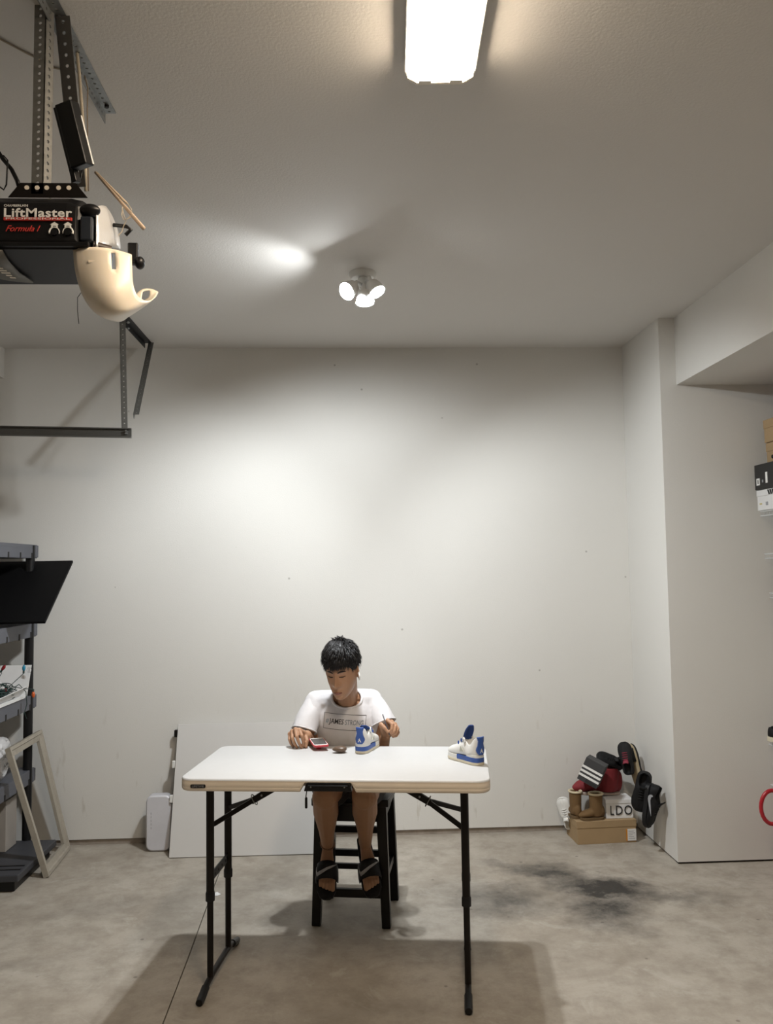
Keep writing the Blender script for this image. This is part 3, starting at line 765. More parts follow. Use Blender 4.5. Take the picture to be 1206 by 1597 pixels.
    # ---- shorts
    Q = MB(); Q.ell(pelvis, (.150, .130, .100), 20, 14)
    for sx in (-1, 1):
        e = hip[sx].lerp(kn[sx], .60); Q.limb([hip[sx], e], [.098, .098])
    qm = remeshed(Q, .007, 4); qm.transform(Matrix.Translation(-base)); mesh_obj('shorts', qm, M_SHORTS, t)

    # ---- slides with a strap and a printed mark, anklet
    M_SOLE = mat('black_foam', (.007, .007, .009), .6, spec=.3)
    for sx in (-1, 1):
        an_, toe_, d, up, side, heel = feet[sx]
        L0 = heel - d*.038 - up*.022
        prof = [(0, .018), (.02, .032), (.08, .036), (.14, .037), (.21, .046), (.26, .045), (.29, .031), (.299, .014)]
        rings = []
        for x, hw in prof:
            c = L0 + d*x
            z = .004*math.sin(x/.3*PI)
            rings.append([c + side*hw - up*.014, c + side*hw*1.03 + up*.006, c + side*hw*.9 + up*(.008+z), c - side*hw*.9 + up*(.008+z), c - side*hw*1.03 + up*.006, c - side*hw - up*.014])
        sl = MB().loft(rings); sl.v = [tuple(Vector(p)-base) for p in sl.v]
        so_ = sl.build('slide_sandal', M_SOLE, t, bevel=.004, smooth='auto')
        R = []
        strap_c = []
        for j in range(9):
            q = PI*j/8; row = []
            for x, sc in ((.150, .98), (.175, 1.03), (.205, 1.06), (.225, 1.04)):
                hgt = .100 - (x-.150)*.34
                c = L0 + d*x + side*math.cos(q)*.053*sc + up*(math.sin(q)**.75*hgt - .004); row.append(c - base)
            R.append(row)
        st = MB().loft(R, False, False, False).build('strap', M_SOLE, so_, smooth=True)
        st.modifiers.new('thick', 'SOLIDIFY').thickness = .005
        # curved tick across the strap
        def on(u, vv):
            """strap surface: u across -1..1 (side), vv along 0..1"""
            q = PI*(.5 - u*.36); x = .153 + .068*vv; hgt = .100 - (x-.150)*.34
            return L0 + d*x + side*math.cos(q)*.0575 + up*(math.sin(q)**.75*hgt + .0012) - base
        k = 1 if side.x < 0 else -1
        top = [(-.95, .22), (-.93, .45), (-.80, .62), (-.5, .58), (0, .42), (.5, .24), (.95, .08)]
        bot = [(-.95, .22), (-1.0, .55), (-.86, .86), (-.5, .82), (0, .60), (.5, .36), (.95, .08)]
        rr = [[on(-a0*k, a1), on(-b0*k, b1)] for (a0, a1), (b0, b1) in zip(top, bot)]
        sw = MB().loft(rr, False, False, False).build('tick_mark', mat('tick_grey', (.36, .36, .38), .6, var=False), so_)
        sw.modifiers.new('thick', 'SOLIDIFY').thickness = .0012
    an_ = feet[-1][0]; ax_ = (kn[-1]-an_).normalized(); a, b, _ = basis(ax_); cc = an_ + ax_*.012
    ank = MB().tube([cc + (a*math.cos(q)*.0345 + b*math.sin(q)*.0345) + Vector((0, 0, .004*math.cos(q))) - base for q in [2*PI*i/20 for i in range(21)]], .003, 6, False)
    ank.build('anklet', mat('beads', (.20, .10, .05), .5), t, smooth=True)
    return t
PERSON = person()

# things in and by the hands
pn = thing('paintbrush', 'thin dark stick held in the hand on the right', 'brush', at(606, 1143, y=3.962))
MB().tube([at(607.5, 1146, y=3.96), at(606, 1141, y=3.962), at(597, 1114, y=3.985)], [.0022, .0034, .0026], 8).build('handle', mat('dark_stick', (.03, .03, .045), .4), pn, world=True, smooth=True)
MB().tube([at(608.5, 1149, y=3.958), at(607.5, 1146, y=3.96)], [.0008, .0024], 8).build('tip', mat('brush_tip', (.10, .07, .05), .7), pn, world=True, smooth=True)
# ------------------------------------------------------------------ shoes
def foot_w(t, W):
    P = [(0, .22), (.012, .42), (.035, .58), (.10, .75), (.25, .82), (.42, .82), (.58, .92), (.72, 1.0), (.84, .96), (.92, .80), (.97, .56), (1.0, .26)]
    for (a, b), (c, d) in zip(P, P[1:]):
        if a <= t <= c: return W*(b+(d-b)*(t-a)/(c-a))
    return W*.26
def interp(P, t):
    for (a, b), (c, d) in zip(P, P[1:]):
        if a <= t <= c: return b+(d-b)*(t-a)/(c-a)
    return P[-1][1]
TS = [0, .006, .015, .03, .05, .10, .16, .22, .28, .34, .40, .46, .52, .58, .65, .72, .79, .86, .91, .95, .98, 1.0]
def shoe_meshes(L, W, top, open_end=.42, z0=.03, lean=.0):
    """upper (open-topped) and sole meshes; toe towards +x, heel at 0"""
    up = MB(); rings = []
    for t in TS:
        w = foot_w(t, W); h = interp(top, t); x = t*L
        op = max(0, min(1, (open_end-t)/.10)) if t > .03 else 0.0
        # outer wall bulges then leans in; inner wall drops to the foot bed when open
        a = .70*op + .30*(1-op)
        zi = (z0+.012)*op + (h-.0015)*(1-op)
        xx = x + lean*(h-z0)*(1 if t < .2 else 0)
        half = [(w, z0), (w*1.06, z0+(h-z0)*.30), (w*1.02, z0+(h-z0)*.58), (w*(.80+.06*op), z0+(h-z0)*.86), (w*(a+.06), h-.001), (w*a, h), (w*(a-.10), h-.001), (w*(a*.55), zi)]
        ring = [(xx if z > z0+.02 else x, y, z) for y, z in half] + [(xx if z > z0+.02 else x, -y, z) for y, z in reversed(half)]
        rings.append(ring)
    up.loft(rings, True, True)
    def slab(za, zb, grow=0.0, t0=0, t1=1, spring=0.0):
        m_ = MB(); R = []
        ts = [t for t in TS if t0 <= t <= t1]
        for t in ts:
            w = foot_w(t, W)*(1.0+grow) + .001; x = t*L*(1+.02) - .01*L; s = spring*max(0, (t-.7)/.3)**2
            R.append([(x, w, za+s), (x, w*1.02, (za+zb)/2+s), (x, w, zb+s*.6), (x, -w, zb+s*.6), (x, -w*1.02, (za+zb)/2+s), (x, -w, za+s)])
        return m_.loft(R)
    return up, slab
def place(o, loc, R):
    o.location = loc; o.rotation_mode = 'QUATERNION'; o.rotation_quaternion = R.to_quaternion(); return o
def axes(xa, za):
    xa = Vector(xa).normalized(); za = Vector(za); za = (za - xa*za.dot(xa)).normalized(); ya = za.cross(xa)
    return Matrix((xa, ya, za)).transposed()

M_LEATHER = mat('white_leather', (.72, .72, .70), .45, bump=(60, .15))
M_BLUE = mat('royal_blue', (.035, .095, .36), .45)
M_NAVY = mat('navy_lining', (.012, .04, .17), .8)
M_CREAMSOLE = mat('cream_rubber', (.62, .57, .44), .6)
M_MESH = mat('grey_mesh', (.48, .48, .42), .8)
def sneaker(label, heel, toe, tongue_h):
    heel, toe = Vector(heel), Vector(toe); d = toe-heel; rz = math.atan2(d.y, d.x)
    t = thing('sneaker', label, 'shoe', heel, rz, 'blue and white sneakers on the folding table')
    L, W = .205, .0375
    top = [(0, .098), (.015, .108), (.05, .112), (.10, .106), (.16, .088), (.22, .078), (.28, .080), (.34, .092), (.40, .097), (.46, .090), (.58, .078), (.72, .066), (.86, .058), (.95, .047), (1, .032)]
    up, slab = shoe_meshes(L, W, top, .42, .026, .0)
    u = up.build('upper', M_LEATHER, t, smooth='auto'); u.modifiers.new('s', 'SUBSURF').levels = 1; u.modifiers['s'].render_levels = 1
    slab(.0, .012, .02, spring=.006).build('sole', M_CREAMSOLE, t, bevel=.002, smooth='auto')
    slab(.010, .030, 0, .50, 1, .004).build('toe_midsole', M_LEATHER, t, bevel=.002, smooth='auto')
    slab(.011, .031, .015, 0, .60).build('midsole', M_BLUE, t, bevel=.002, smooth='auto')
    slab(.030, .042, -.02, 0, .30).build('heel_counter', M_LEATHER, t, bevel=.002, smooth='auto')
    # heel tab, wrapped round the back
    def hs(v, z):                                    # v -1..1 round the heel
        a = v*1.25; k = 1.08 if z < .07 else 1.08-.10*(z-.07)/.04
        return Vector((.022 - .0255*math.cos(a)*k - .004*(z > .095), .0270*math.sin(a)*k, z))
    prof = [(.044, .30), (.052, .52), (.062, .66), (.070, .62), (.080, .48), (.090, .42), (.100, .44), (.112, .58), (.118, .60)]
    R = [[hs(w*(i/4-1), z) for i in range(9)] for z, w in prof]
    ht = MB().loft(R, False, False, False).build('heel_tab', M_BLUE, t, smooth=True)
    md = ht.modifiers.new('thick', 'SOLIDIFY'); md.thickness = .004; md.offset = 0
    # small white leaping mark on the tab
    fig = [((0, .9), (.05, .35), .12), ((.05, .35), (-.62, -.42), .16), ((.05, .35), (.62, -.40), .16), ((.02, .55), (-.35, .25), .09), ((.02, .55), (.42, .42), .09)]
    for p, q, w in fig:
        def mp(c): return hs(c[0]*.30, .058 + .013*c[1]) + Vector((-.0035, 0, 0))
        MB().beam(mp(p), mp(q), w*.018, .0016, Vector((1, 0, 0))).build('mark', M_WHITEINK, ht)
    # tongue
    th = tongue_h; R = []
    for q in range(7):
        v = q/6; c = Vector((L*.50 - .030*v - .008*v*v, 0, .072 + (th-.072)*v)); w = (.019, .020, .0215, .023, .0235, .021, .012)[q]
        R.append([c + Vector((.004 - .007*(1-abs(y))*0 - .010*abs(y)**2, y*w, 0)) for y in (-1, -.6, -.2, .2, .6, 1)])
    tg = MB().loft(R, False, False, False).build('tongue', M_NAVY, t, smooth=True, sub=2); md = tg.modifiers.new('thick', 'SOLIDIFY'); md.thickness = .007; md.offset = 0
    # collar wings and eyelet tabs
    for sy in (-1, 1):
        MB().limb([(L*.36, sy*.026, .090), (L*.405, sy*.022, .103)], [.006, .004]).build('collar_wing', M_LEATHER, t, smooth=True)
        for x, z in ((.50, .090), (.60, .076)): MB().ell((L*x, sy*.022, z), (.004, .004, .009)).build('eyelet', M_BLUE, t, smooth=True)
        MB().prism([(.33, .050), (.47, .046), (.44, .070)], (0, sy*.0345, 0), (L, 0, 0), (0, 0, 1), sy*-.003).build('net_panel', M_MESH, t)
    for i in range(4):
        x = .47 + .07*i; z = interp(top, x)+.002; MB().tube([(L*x, -.019, z-.004), (L*x, 0, z), (L*x, .019, z-.004)], .0028, 6).build('lace', M_LEATHER, t, smooth=True)
    return t
sneaker('blue and white high-cut sneaker at the right end of the folding table', at(750, 1194, z=TZ)+Vector((0, 0, .001)), at(708, 1181, z=TZ), .155)
sneaker('blue and white sneaker with its heel to us in front of the boy', at(562, 1176, z=TZ)+Vector((0, 0, .001)), at(562, 1176, z=TZ)+Vector((.055, .16, 0)), .112)

# phone with a red case on a little stand, brown stone
ph = thing('phone', 'phone in a red case lying raised near the left hand on the table', 'phone', at(497, 1169, z=TZ))
pc = [at(483.5, 1154.5, y=3.985), at(505, 1153.5, y=3.985), at(511.5, 1161.5, y=3.90), at(489, 1163, y=3.90)]
zc = sum(p.z for p in pc)/4
X = ((pc[1]+pc[2])-(pc[0]+pc[3])).normalized(); Yv = ((pc[0]+pc[1])-(pc[2]+pc[3])).normalized(); Cn = sum(pc, Vector())/4; N = X.cross(Yv).normalized()
def rslab(w, h, r, t0, t1): return MB().loft([[Cn+X*a+Yv*b+N*q for a, b in ngon_round(w, h, r)] for q in (t0, t1)])
M_REDC = mat('red_case', (.50, .045, .065), .4)
rslab(.070, .125, .012, -.0045, .0045).build('case', M_REDC, ph, world=True, bevel=.002)
rslab(.063, .117, .009, .0040, .0050).build('bezel', M_WHITEPL, ph, world=True)
rslab(.058, .092, .003, .0047, .0056).build('screen', mat('dark_screen', (.05, .047, .045), .12), ph, world=True)
pz = at(497, 1169, z=TZ)
MB().lathe([(.013, TZ+.0003), (.013, TZ+.003), (.007, TZ+.006), (.007, Cn.z-.012), (.012, Cn.z-.006)], 20, Matrix.Translation((Cn.x, Cn.y, 0))).build('grip', M_REDC, ph, world=True, smooth='auto')
st = MB(); c0 = at(530, 1174, z=TZ)
R = []
rnd = random.Random(5)
for i in range(11):
    a = PI*i/10
    ring = []
    for j in range(16):
        b = 2*PI*j/16; dx, dy, dz = math.cos(a), math.sin(a)*math.cos(b), math.sin(a)*math.sin(b)
        n_ = 1+.12*mnoise.noise(Vector((dx*1.3, dy*1.3+4, dz*1.3)))
        ring.append((dx*.034*n_, dy*.024*n_*(1+.25*dx), dz*.0165*n_*(.9+.2*dx)))
    R.append(ring)
so = MB().loft(R).build('stone', mat('brown_stone', (.115, .075, .05), .38, bump=(40, .3)), None, smooth=True, sub=1)
so.location = c0 + Vector((0, 0, .0165)); tag(so, 'smooth brown stone on the table between the phone and the sneaker', 'stone')

# ------------------------------------------------------------------ pile of shoes in the corner
M_BLK = mat('black_fabric', (.006, .006, .007), .7, spec=.3, bump=(120, .3))
M_BLKR = mat('black_rubber', (.009, .009, .010), .55, spec=.3)
M_TANSOLE = mat('tan_sole', (.38, .31, .20), .75)
M_RED = mat('red_suede', (.20, .016, .022), .75, bump=(60, .3))
M_SUEDE = mat('brown_suede', (.15, .085, .032), .85, bump=(50, .35))
M_FUR = mat('cream_fleece', (.62, .54, .38), .95, bump=(150, .8, .004))
LOW = [(0, .070), (.05, .082), (.12, .078), (.22, .064), (.30, .064), (.40, .080), (.46, .082), (.58, .070), (.72, .058), (.86, .050), (.95, .040), (1, .026)]
def low_shoe(name, label, loc, xa, za, L, W, m_up, m_sole, logo=None, liner=None, tick=False, group='black shoes in the corner pile'):
    t = thing(name, label, 'shoe', loc, 0, group); place(t, loc, axes(xa, za))
    k = L/.26; top = [(a, b*k) for a, b in LOW]
    up, slab = shoe_meshes(L, W, top, .42, .022*k)
    u = up.build('upper', m_up, t, smooth='auto'); u.modifiers.new('s', 'SUBSURF').levels = 1; u.modifiers['s'].render_levels = 1
    slab(0, .026*k, .03, spring=.008).build('sole', m_sole, t, bevel=.004, smooth='auto')
    R = []
    for q in range(5):
        v = q/4; c = Vector((L*.50-.030*k*v, 0, (.072+.036*v)*k)); w = (.020+.004*v)*k
        R.append([c + Vector((-.006*abs(y)**2, y*w, 0)) for y in (-1, -.5, 0, .5, 1)])
    tg = MB().loft(R, False, False, False).build('tongue', liner or m_up, t, smooth=True); md = tg.modifiers.new('thick', 'SOLIDIFY'); md.thickness = .006
    for i in range(4):
        x = .48 + .065*i; z = interp(top, x)+.003; MB().tube([(L*x, -.021*k, z-.006), (L*x, 0, z), (L*x, .021*k, z-.006)], .0032, 6).build('lace', liner or m_up, t, smooth=True)
    if tick:
        for sy in (-1, 1):
            up_ = [(.20, .052), (.235, .058), (.26, .047), (.33, .043), (.44, .047), (.56, .053), (.68, .058)]; lo_ = [(.20, .052), (.205, .038), (.24, .029), (.31, .027), (.42, .034), (.55, .045), (.68, .058)]
            rr_ = [[(a*L, sy*(foot_w(a, W)*1.06+.0015), b*k), (c*L, sy*(foot_w(c, W)*1.07+.0015), d_*k)] for (a, b), (c, d_) in zip(up_, lo_)]
            o_ = MB().loft(rr_, False, False, False).build('tick_mark', logo, t); o_.modifiers.new('t', 'SOLIDIFY').thickness = .002
    return t
def shoebox(name, label, base, ux, uy, w, d, h, m_b, lid=.030, group=None, m_lid=None, cat='box'):
    """box standing on base (front left corner), ux along the front, uy to the back"""
    rz = math.atan2(ux[1], ux[0]); t = thing(name, label, cat, base, rz, group)
    MB().box(.003, w-.003, .003, d-.003, 0, h-.004).build('box_body', m_b, t, bevel=.0015)
    MB().box(0, w, 0, d, h-lid, h).build('lid', m_lid or m_b, t, bevel=.0015)
    return t
# tan boot box on the floor
b0 = at(901, 1318, z=0); b1 = at(994, 1313.5, z=0)
ux = (b1-b0).normalized(); BW = (b1-b0).length; BH = .140; BD = .225
tb = shoebox('shoe_box', 'tan cardboard boot box on the floor under the pile of shoes', b0, ux, None, BW, BD, BH, M_CARD, .042)
lb = MB().box(BW-.060, BW-.004, -.0012, .004, .012, .082).build('label_sheet', M_WHITECARD, tb)
MB().box(BW-.068, BW-.060, -.0012, .004, .012, .082).build('orange_band', mat('orange_print', (.55, .22, .02), .6), tb)
for i in range(5): MB().box(BW-.054, BW-.012-.008*(i % 3), -.0018, .002, .024+.011*i, .027+.011*i).build('print_line', M_GREYINK, lb)
rzb = math.atan2(ux.y, ux.x); BM = Matrix.Translation(b0) @ Matrix.Rotation(rzb, 4, 'Z')
def onbox(x, y, z): return BM @ Vector((x, y, z))
# white box lid end with big letters on it
wb = shoebox('shoe_box', 'white shoe box lettered in black, on the tan box beside the right brown boot', onbox(.198, .030, BH+.001), (math.cos(rzb-.06), math.sin(rzb-.06)), None, .176, .15, .116, M_WHITECARD, .024)
for ch, x in (('L', .038), ('D', .084), ('O', .142)):
    text_mesh('lettering', ch, .082, M_BLACKINK, wb, frame((x, -.0012, .048), (1, 0, 0), (0, 0, 1)), .0006, .0005, width=(.022, .042, .050)[('L', 'D', 'O').index(ch)])
# striped black box propped on the red boot
sb0 = at(899, 1216, y=5.27); sbx = (at(936, 1227, y=5.24)-sb0); 
sb = thing('shoe_box', 'black shoe box with three white stripes propped on top of the red boot', 'box', at(921, 1231, y=5.26))
ex = Vector((.80, -.45, -.42)).normalized(); ez = Vector((.34, -.12, .93)); ez = (ez-ex*ez.dot(ex)).normalized(); ey = ez.cross(ex).normalized()
place(sb, at(900, 1214, y=5.22), Matrix((ex, ey, ez)).transposed())
MB().box(0, .128, 0, .10, 0, .150).build('box_body', mat('dark_grey_card', (.045, .045, .048), .6), sb, bevel=.002)
for i in range(3):
    z = .030 + .027*i
    MB().box(-.0012, .1292, -.0012, .02, z, z+.014).build('stripe', M_WHITEINK, sb)
MB().box(.05, .122, -.0014, .01, .004, .024).build('size_label', M_BLACKINK, sb)

def ankle_boot(label, loc, xa, L, W, shaft_h, shaft_r, m_, m_sole, trim=None, name='boot', group=None, lean=0.0, za=(0, 0, 1)):
    t = thing(name, label, 'boot', loc, 0, group); place(t, loc, axes(xa, za))
    B = MB(); n = len(TS)
    for i, ts in enumerate(TS[2:-1]):
        w = foot_w(ts, W); h = interp([(0, .10), (.3, .10), (.45, .085), (.7, .066), (.9, .05), (1, .03)], ts)*L/.2
        B.ell((ts*L, 0, .014+h*.42), (L*.09, w*.98, h*.46), 14, 10)
    B.lathe([(shaft_r*.92, .02), (shaft_r, .06), (shaft_r*1.02, shaft_h*.6), (shaft_r*1.06, shaft_h), (shaft_r*.84, shaft_h), (shaft_r*.80, shaft_h-.035)], 20, Matrix.Translation((L*.30, 0, 0)) @ Matrix.Diagonal((1.12, 1.0, 1, 1)))
    me = remeshed(B, .004, 6); o = mesh_obj('boot_upper', me, m_, t)
    up, slab = shoe_meshes(L, W, LOW, .4, .02)
    slab(0, .016, .02, spring=.003).build('sole', m_sole, t, bevel=.003, smooth='auto')
    if trim:
        pts = [(L*.30+shaft_r*1.06*1.12*math.cos(q), shaft_r*1.06*math.sin(q), shaft_h) for q in [2*PI*i/24 for i in range(25)]]
        MB().tube(pts, .007, 8, False).build('fleece_trim', trim, t, smooth=True)
        MB().lathe([(shaft_r*.86, shaft_h+.002), (shaft_r*.82, shaft_h-.03), (.002, shaft_h-.033)], 20, Matrix.Translation((L*.30, 0, 0)) @ Matrix.Diagonal((1.12, 1, 1, 1)), False, True).build('lining', trim, t, smooth=True)
    return t
# brown fleece boots standing on the tan box
bA = ankle_boot('small brown fleece-lined boot at the front of the tan box, toe to the left', onbox(.185, .044, BH+.0005), (-.98, -.05, 0), .150, .040, .155, .036, M_SUEDE, mat('brown_sole', (.13, .08, .035), .7), M_FUR, group='brown fleece boots')
bB = ankle_boot('small brown fleece-lined boot at the left end of the tan box, seen from behind', onbox(.030, .055, BH+.0005), (-.12, .99, 0), .150, .040, .160, .036, M_SUEDE, MATS['brown_sole'], M_FUR, group='brown fleece boots')
lbq = MB().box(-.0022, .004, -.014, .014, .040, .062).build('heel_label', M_WHITECARD, bB, bevel=.001)
# red boot lying behind them
rb = ankle_boot('dark red suede boot with a pale sole leaning behind the brown boots', onbox(.335, .165, BH+.118), (-.98, -.12, .06), .295, .058, .170, .070, M_RED, mat('pale_sole', (.42, .34, .30), .7), None, za=(.05, 0, 1))
MB().tube([(.06, -.064, .09), (.12, -.058, .075), (.16, -.052, .05)], .0015, 6).build('seam', mat('dark_red', (.10, .008, .012), .7), rb, smooth=True)
# black shoes
low_shoe('sneaker', 'black sneaker with a grey side mark hanging toe down at the right of the pile', at(1011, 1221, y=5.02), (-.10, .02, -.99), (.72, -.68, .08), .255, .054, M_BLK, M_BLKR, M_GREYINK, tick=True)
low_shoe('sneaker', 'black sneaker hanging between the red boot and the grey-marked sneaker', at(1007, 1203, y=5.08), (-.22, -.05, -.97), (-.35, -.92, .10), .235, .052, M_BLK, M_BLKR)
low_shoe('sneaker', 'black shoe with a red lining near the top of the pile', at(983, 1208, y=5.29), (-.10, .22, .97), (-.45, -.88, .1), .20, .042, M_BLK, M_BLKR, liner=mat('crimson_lining', (.22, .02, .04), .7))
low_shoe('sneaker', 'black shoe lying on its side behind the striped box at the top of the pile', at(968, 1196, y=5.38), (-.88, -.20, .38), (-.1, -.75, .60), .19, .044, M_BLK, M_BLKR)
sl = thing('slipper', 'black slipper with a tan footbed leaning upright against the corner', 'shoe', at(1002, 1224, y=5.36))
place(sl, at(1000, 1226, y=5.29), axes((-.16, .28, .95), (-.93, -.36, -.02)))
up_, slab_ = shoe_meshes(.26, .045, LOW, .4, .02)
slab_(0, .020, 0).build('sole', M_TANSOLE, sl, bevel=.003, smooth='auto'); slab_(-.012, .001, .03).build('outsole', M_BLKR, sl, bevel=.003, smooth='auto')
R = [[(x, .047*math.cos(PI*q/8), .018+.045*math.sin(PI*q/8)) for x in (.15, .19, .235)] for q in range(9)]
s_ = MB().loft(R, False, False, False).build('strap', M_BLK, sl, smooth=True); s_.modifiers.new('t', 'SOLIDIFY').thickness = .004
# crumpled white sneaker tip at the far left of the pile
low_shoe('sneaker', 'white and grey shoe leaning on the wall at the left end of the tan box', at(891, 1287, y=5.42), (-.30, -.12, .95), (-.45, -.88, 0), .20, .042, M_LEATHER, M_WHITEPL, group=None)
# ------------------------------------------------------------------ garage door opener, top left
def angle_iron(name, p, q, w1, w2, d1, d2, m_, parent, holes=0, t=.0025, hr=.0035, world=True, m_hole=M_CEIL):
    """L section from p to q with flanges w1 along d1 and w2 along d2; holes are real pale punched spots on both flanges"""
    p, q = Vector(p), Vector(q); d1, d2 = Vector(d1).normalized(), Vector(d2).normalized()
    sec = [Vector(), d1*w1, d1*w1+d2*t, d1*t+d2*t, d1*t+d2*w2, d2*w2]
    # flange sheets are cut into strips around the holes, so the holes are open
    mb = MB()
    if not holes:
        mb.loft([[p+c for c in sec], [q+c for c in sec]])
    else:
        ax = (q-p); Lh = ax.length; ax.normalize()
        for dv, nv, w in ((d1, d2, w1), (d2, d1, w2)):
            e0, e1 = w*.5-hr, w*.5+hr; step = Lh/holes
            def sheet(a0, a1, b0, b1):
                o_ = p+ax*a0; mb.add([o_+dv*b0, o_+dv*b1, o_+dv*b1+nv*t, o_+dv*b0+nv*t, o_+ax*(a1-a0)+dv*b0, o_+ax*(a1-a0)+dv*b1, o_+ax*(a1-a0)+dv*b1+nv*t, o_+ax*(a1-a0)+dv*b0+nv*t],
                                     [(0, 1, 2, 3), (7, 6, 5, 4), (0, 4, 5, 1), (1, 5, 6, 2), (2, 6, 7, 3), (3, 7, 4, 0)])
            sheet(0, Lh, 0, e0); sheet(0, Lh, e1, w)
            for i in range(holes):
                sheet(i*step, (i+.5)*step-hr, e0, e1); sheet((i+.5)*step+hr, (i+1)*step, e0, e1)
                # rounded corners of each hole
                c = p+ax*((i+.5)*step)+dv*(w*.5)
                for sa in (-1, 1):
                    for sb in (-1, 1):
                        k = c+ax*sa*hr+dv*sb*hr; vs_ = [k, k-ax*sa*hr*.6, k-dv*sb*hr*.6]
                        mb.add(vs_+[v+nv*t for v in vs_], [(0, 1, 2), (5, 4, 3), (0, 3, 4, 1), (1, 4, 5, 2), (2, 5, 3, 0)])
    return mb.build(name, m_, parent, world=world)

def opener():
    t = thing('garage_door_opener', 'black garage door opener hanging from the ceiling by steel straps', 'door opener', (-.76, 2.2, 2.45))
    yf, yb = 2.08, 2.34; zt, zb_ = 2.690, 2.548; x0, x1 = -1.30, -.635
    # body: rounded hull, right end tapering
    R = []
    for x, iy, iz in ((x0, 0, 0), (-.70, 0, 0), (-.672, .004, .004), (-.655, .020, .016), (-.640, .045, .045)):
        R.append([(x, yf+iy, zb_+.012), (x, yf+iy+.010, zb_), (x, yb-iy, zb_), (x, yb-iy, zt-iz), (x, yf+iy+.045, zt-iz), (x, yf+iy+.008, zt-.028-iz)])
    bd = MB().loft(R).build('housing', M_BLACKPLASTIC, t, world=True, bevel=.006)
    lip = MB().box(x0, -.640, yf-.004, yf+.01, zb_-.003, zb_+.008).build('lower_lip', M_BLACKPLASTIC, t, world=True, bevel=.002)
    MB().box(x0, -.655, yf+.012, yb+.015, zb_-.006, zb_+.004).build('base_plate', mat('dark_painted_steel', (.010, .011, .015), .5), t, world=True, bevel=.002)
    # light compartment on the right: silver reflector, sockets, lugs
    mr = mat('silver_reflector', (.78, .78, .78), .38, .45, bump=(40, .6, .004))
    R = []
    for k in range(9):
        u = k/8; A_ = at(151+3*math.sin(PI*u)*0, 322+64*u, y=2.095 + .01*math.sin(PI*u)); C_ = at(166+22*math.sin(u*PI*.5)**.8, 322+66*u, y=2.30); B_ = (A_+C_)/2 + Vector((.012, -.03, 0))*math.sin(PI*min(1, .15+u*.7))
        R.append([A_*(1-v)**2 + B_*2*v*(1-v) + C_*v*v for v in [q/8 for q in range(9)]])
    rf = MB().loft(R, False, False, False).build('reflector', mr, t, world=True, smooth=True); md = rf.modifiers.new('t', 'SOLIDIFY'); md.thickness = .003
    MB().ell((-.645, yf+.022, 2.648), (.026, .018, .016)).build('corner_lug', M_BLACKPLASTIC, t, world=True, smooth=True)
    MB().box(-.664, -.634, yf+.002, yf+.02, 2.562, 2.625).build('end_recess', mat('blue_black_plastic', (.02, .025, .035), .35), t, world=True, bevel=.004)
    MB().cyl((-.640, yf+.03, 2.560), (-.600, yf+.05, 2.556), .012, .010).build('lamp_socket', mat('brown_bakelite', (.05, .035, .03), .4), t, world=True, smooth='auto')
    MB().ell((-.568, yb-.04, 2.585), (.014, .018, .018)).build('corner_lug', M_BLACKPLASTIC, t, world=True, smooth=True)
    MB().box(-.60, -.572, yb-.05, yb-.03, 2.58, 2.64).build('end_bracket', M_BLACKPLASTIC, t, world=True, bevel=.003)
    MB().tube([(-.625, yb-.10, 2.668), (-.590, yb-.10, 2.664), (-.578, yb-.10, 2.655), (-.592, yb-.10, 2.640)], .0055, 8).build('hook', M_BLACKPLASTIC, t, world=True, smooth=True)
    # top bracket the strap bolts to
    br = MB().prism([(-.855, 0), (-.655, 0), (-.685, .038), (-.825, .038)], (0, yf+.035, zt-.004), (1, 0, 0), (0, 0, 1), .003).build('top_bracket', M_BLACKMETAL, t, world=True)
    for x in (-.808, -.782, -.758, -.728, -.702): MB().cyl((x, yf+.0305, zt+.021), (x, yf+.036, zt+.021), .006, n=10).build('bracket_hole', M_CREAMPL, br, world=True)
    br2 = MB().prism([(-.80, 0), (-.66, 0), (-.69, .038), (-.78, .038)], (0, yb-.03, zt-.004), (1, 0, 0), (0, 0, 1), .003).build('top_bracket', M_BLACKMETAL, t, world=True)
    # lettering
    FR = lambda x, z: frame((x, yf-.0008, z), (1, 0, 0), (0, 0, 1))
    def lt(body, x, z, size, m_, **k):
        o = text_mesh('lettering', body, size, m_, bd, Matrix.Translation(-t.location) @ FR(x, z), .0006, **k); return o
    def P(u, v): q = at(u, v, y=yf); return q.x, q.z
    x, z = P(25, 321); lt('CHAMBERLAIN', x, z, .0085, M_WHITEINK, bold=0, space=1.1, width=.058)
    x, z = P(58.5, 332.5); lt('LiftMaster', x, z, .031, M_WHITEINK, bold=.0006, space=1.06, width=.168)
    x, z = P(59, 341.5)
    q = MB().box(x-.084, x+.084, yf-.0012, yf+.004, z-.0035, z+.0035); q.build('red_band', M_REDINK, bd, world=False) if False else None
    MB().box(x-.084, x+.084, yf-.0012, yf+.004, z-.0038, z+.0038).build('red_band', M_REDINK, bd, world=True)
    o = text_mesh('lettering', 'PROFESSIONAL', .0072, M_WHITEINK, bd, Matrix.Translation(-t.location) @ frame((x, yf-.0018, z), (1, 0, 0), (0, 0, 1)), .0004, width=.158)
    x, z = P(34, 357); lt('Formula I', x, z, .022, M_REDINK, shear=.45, width=.085)
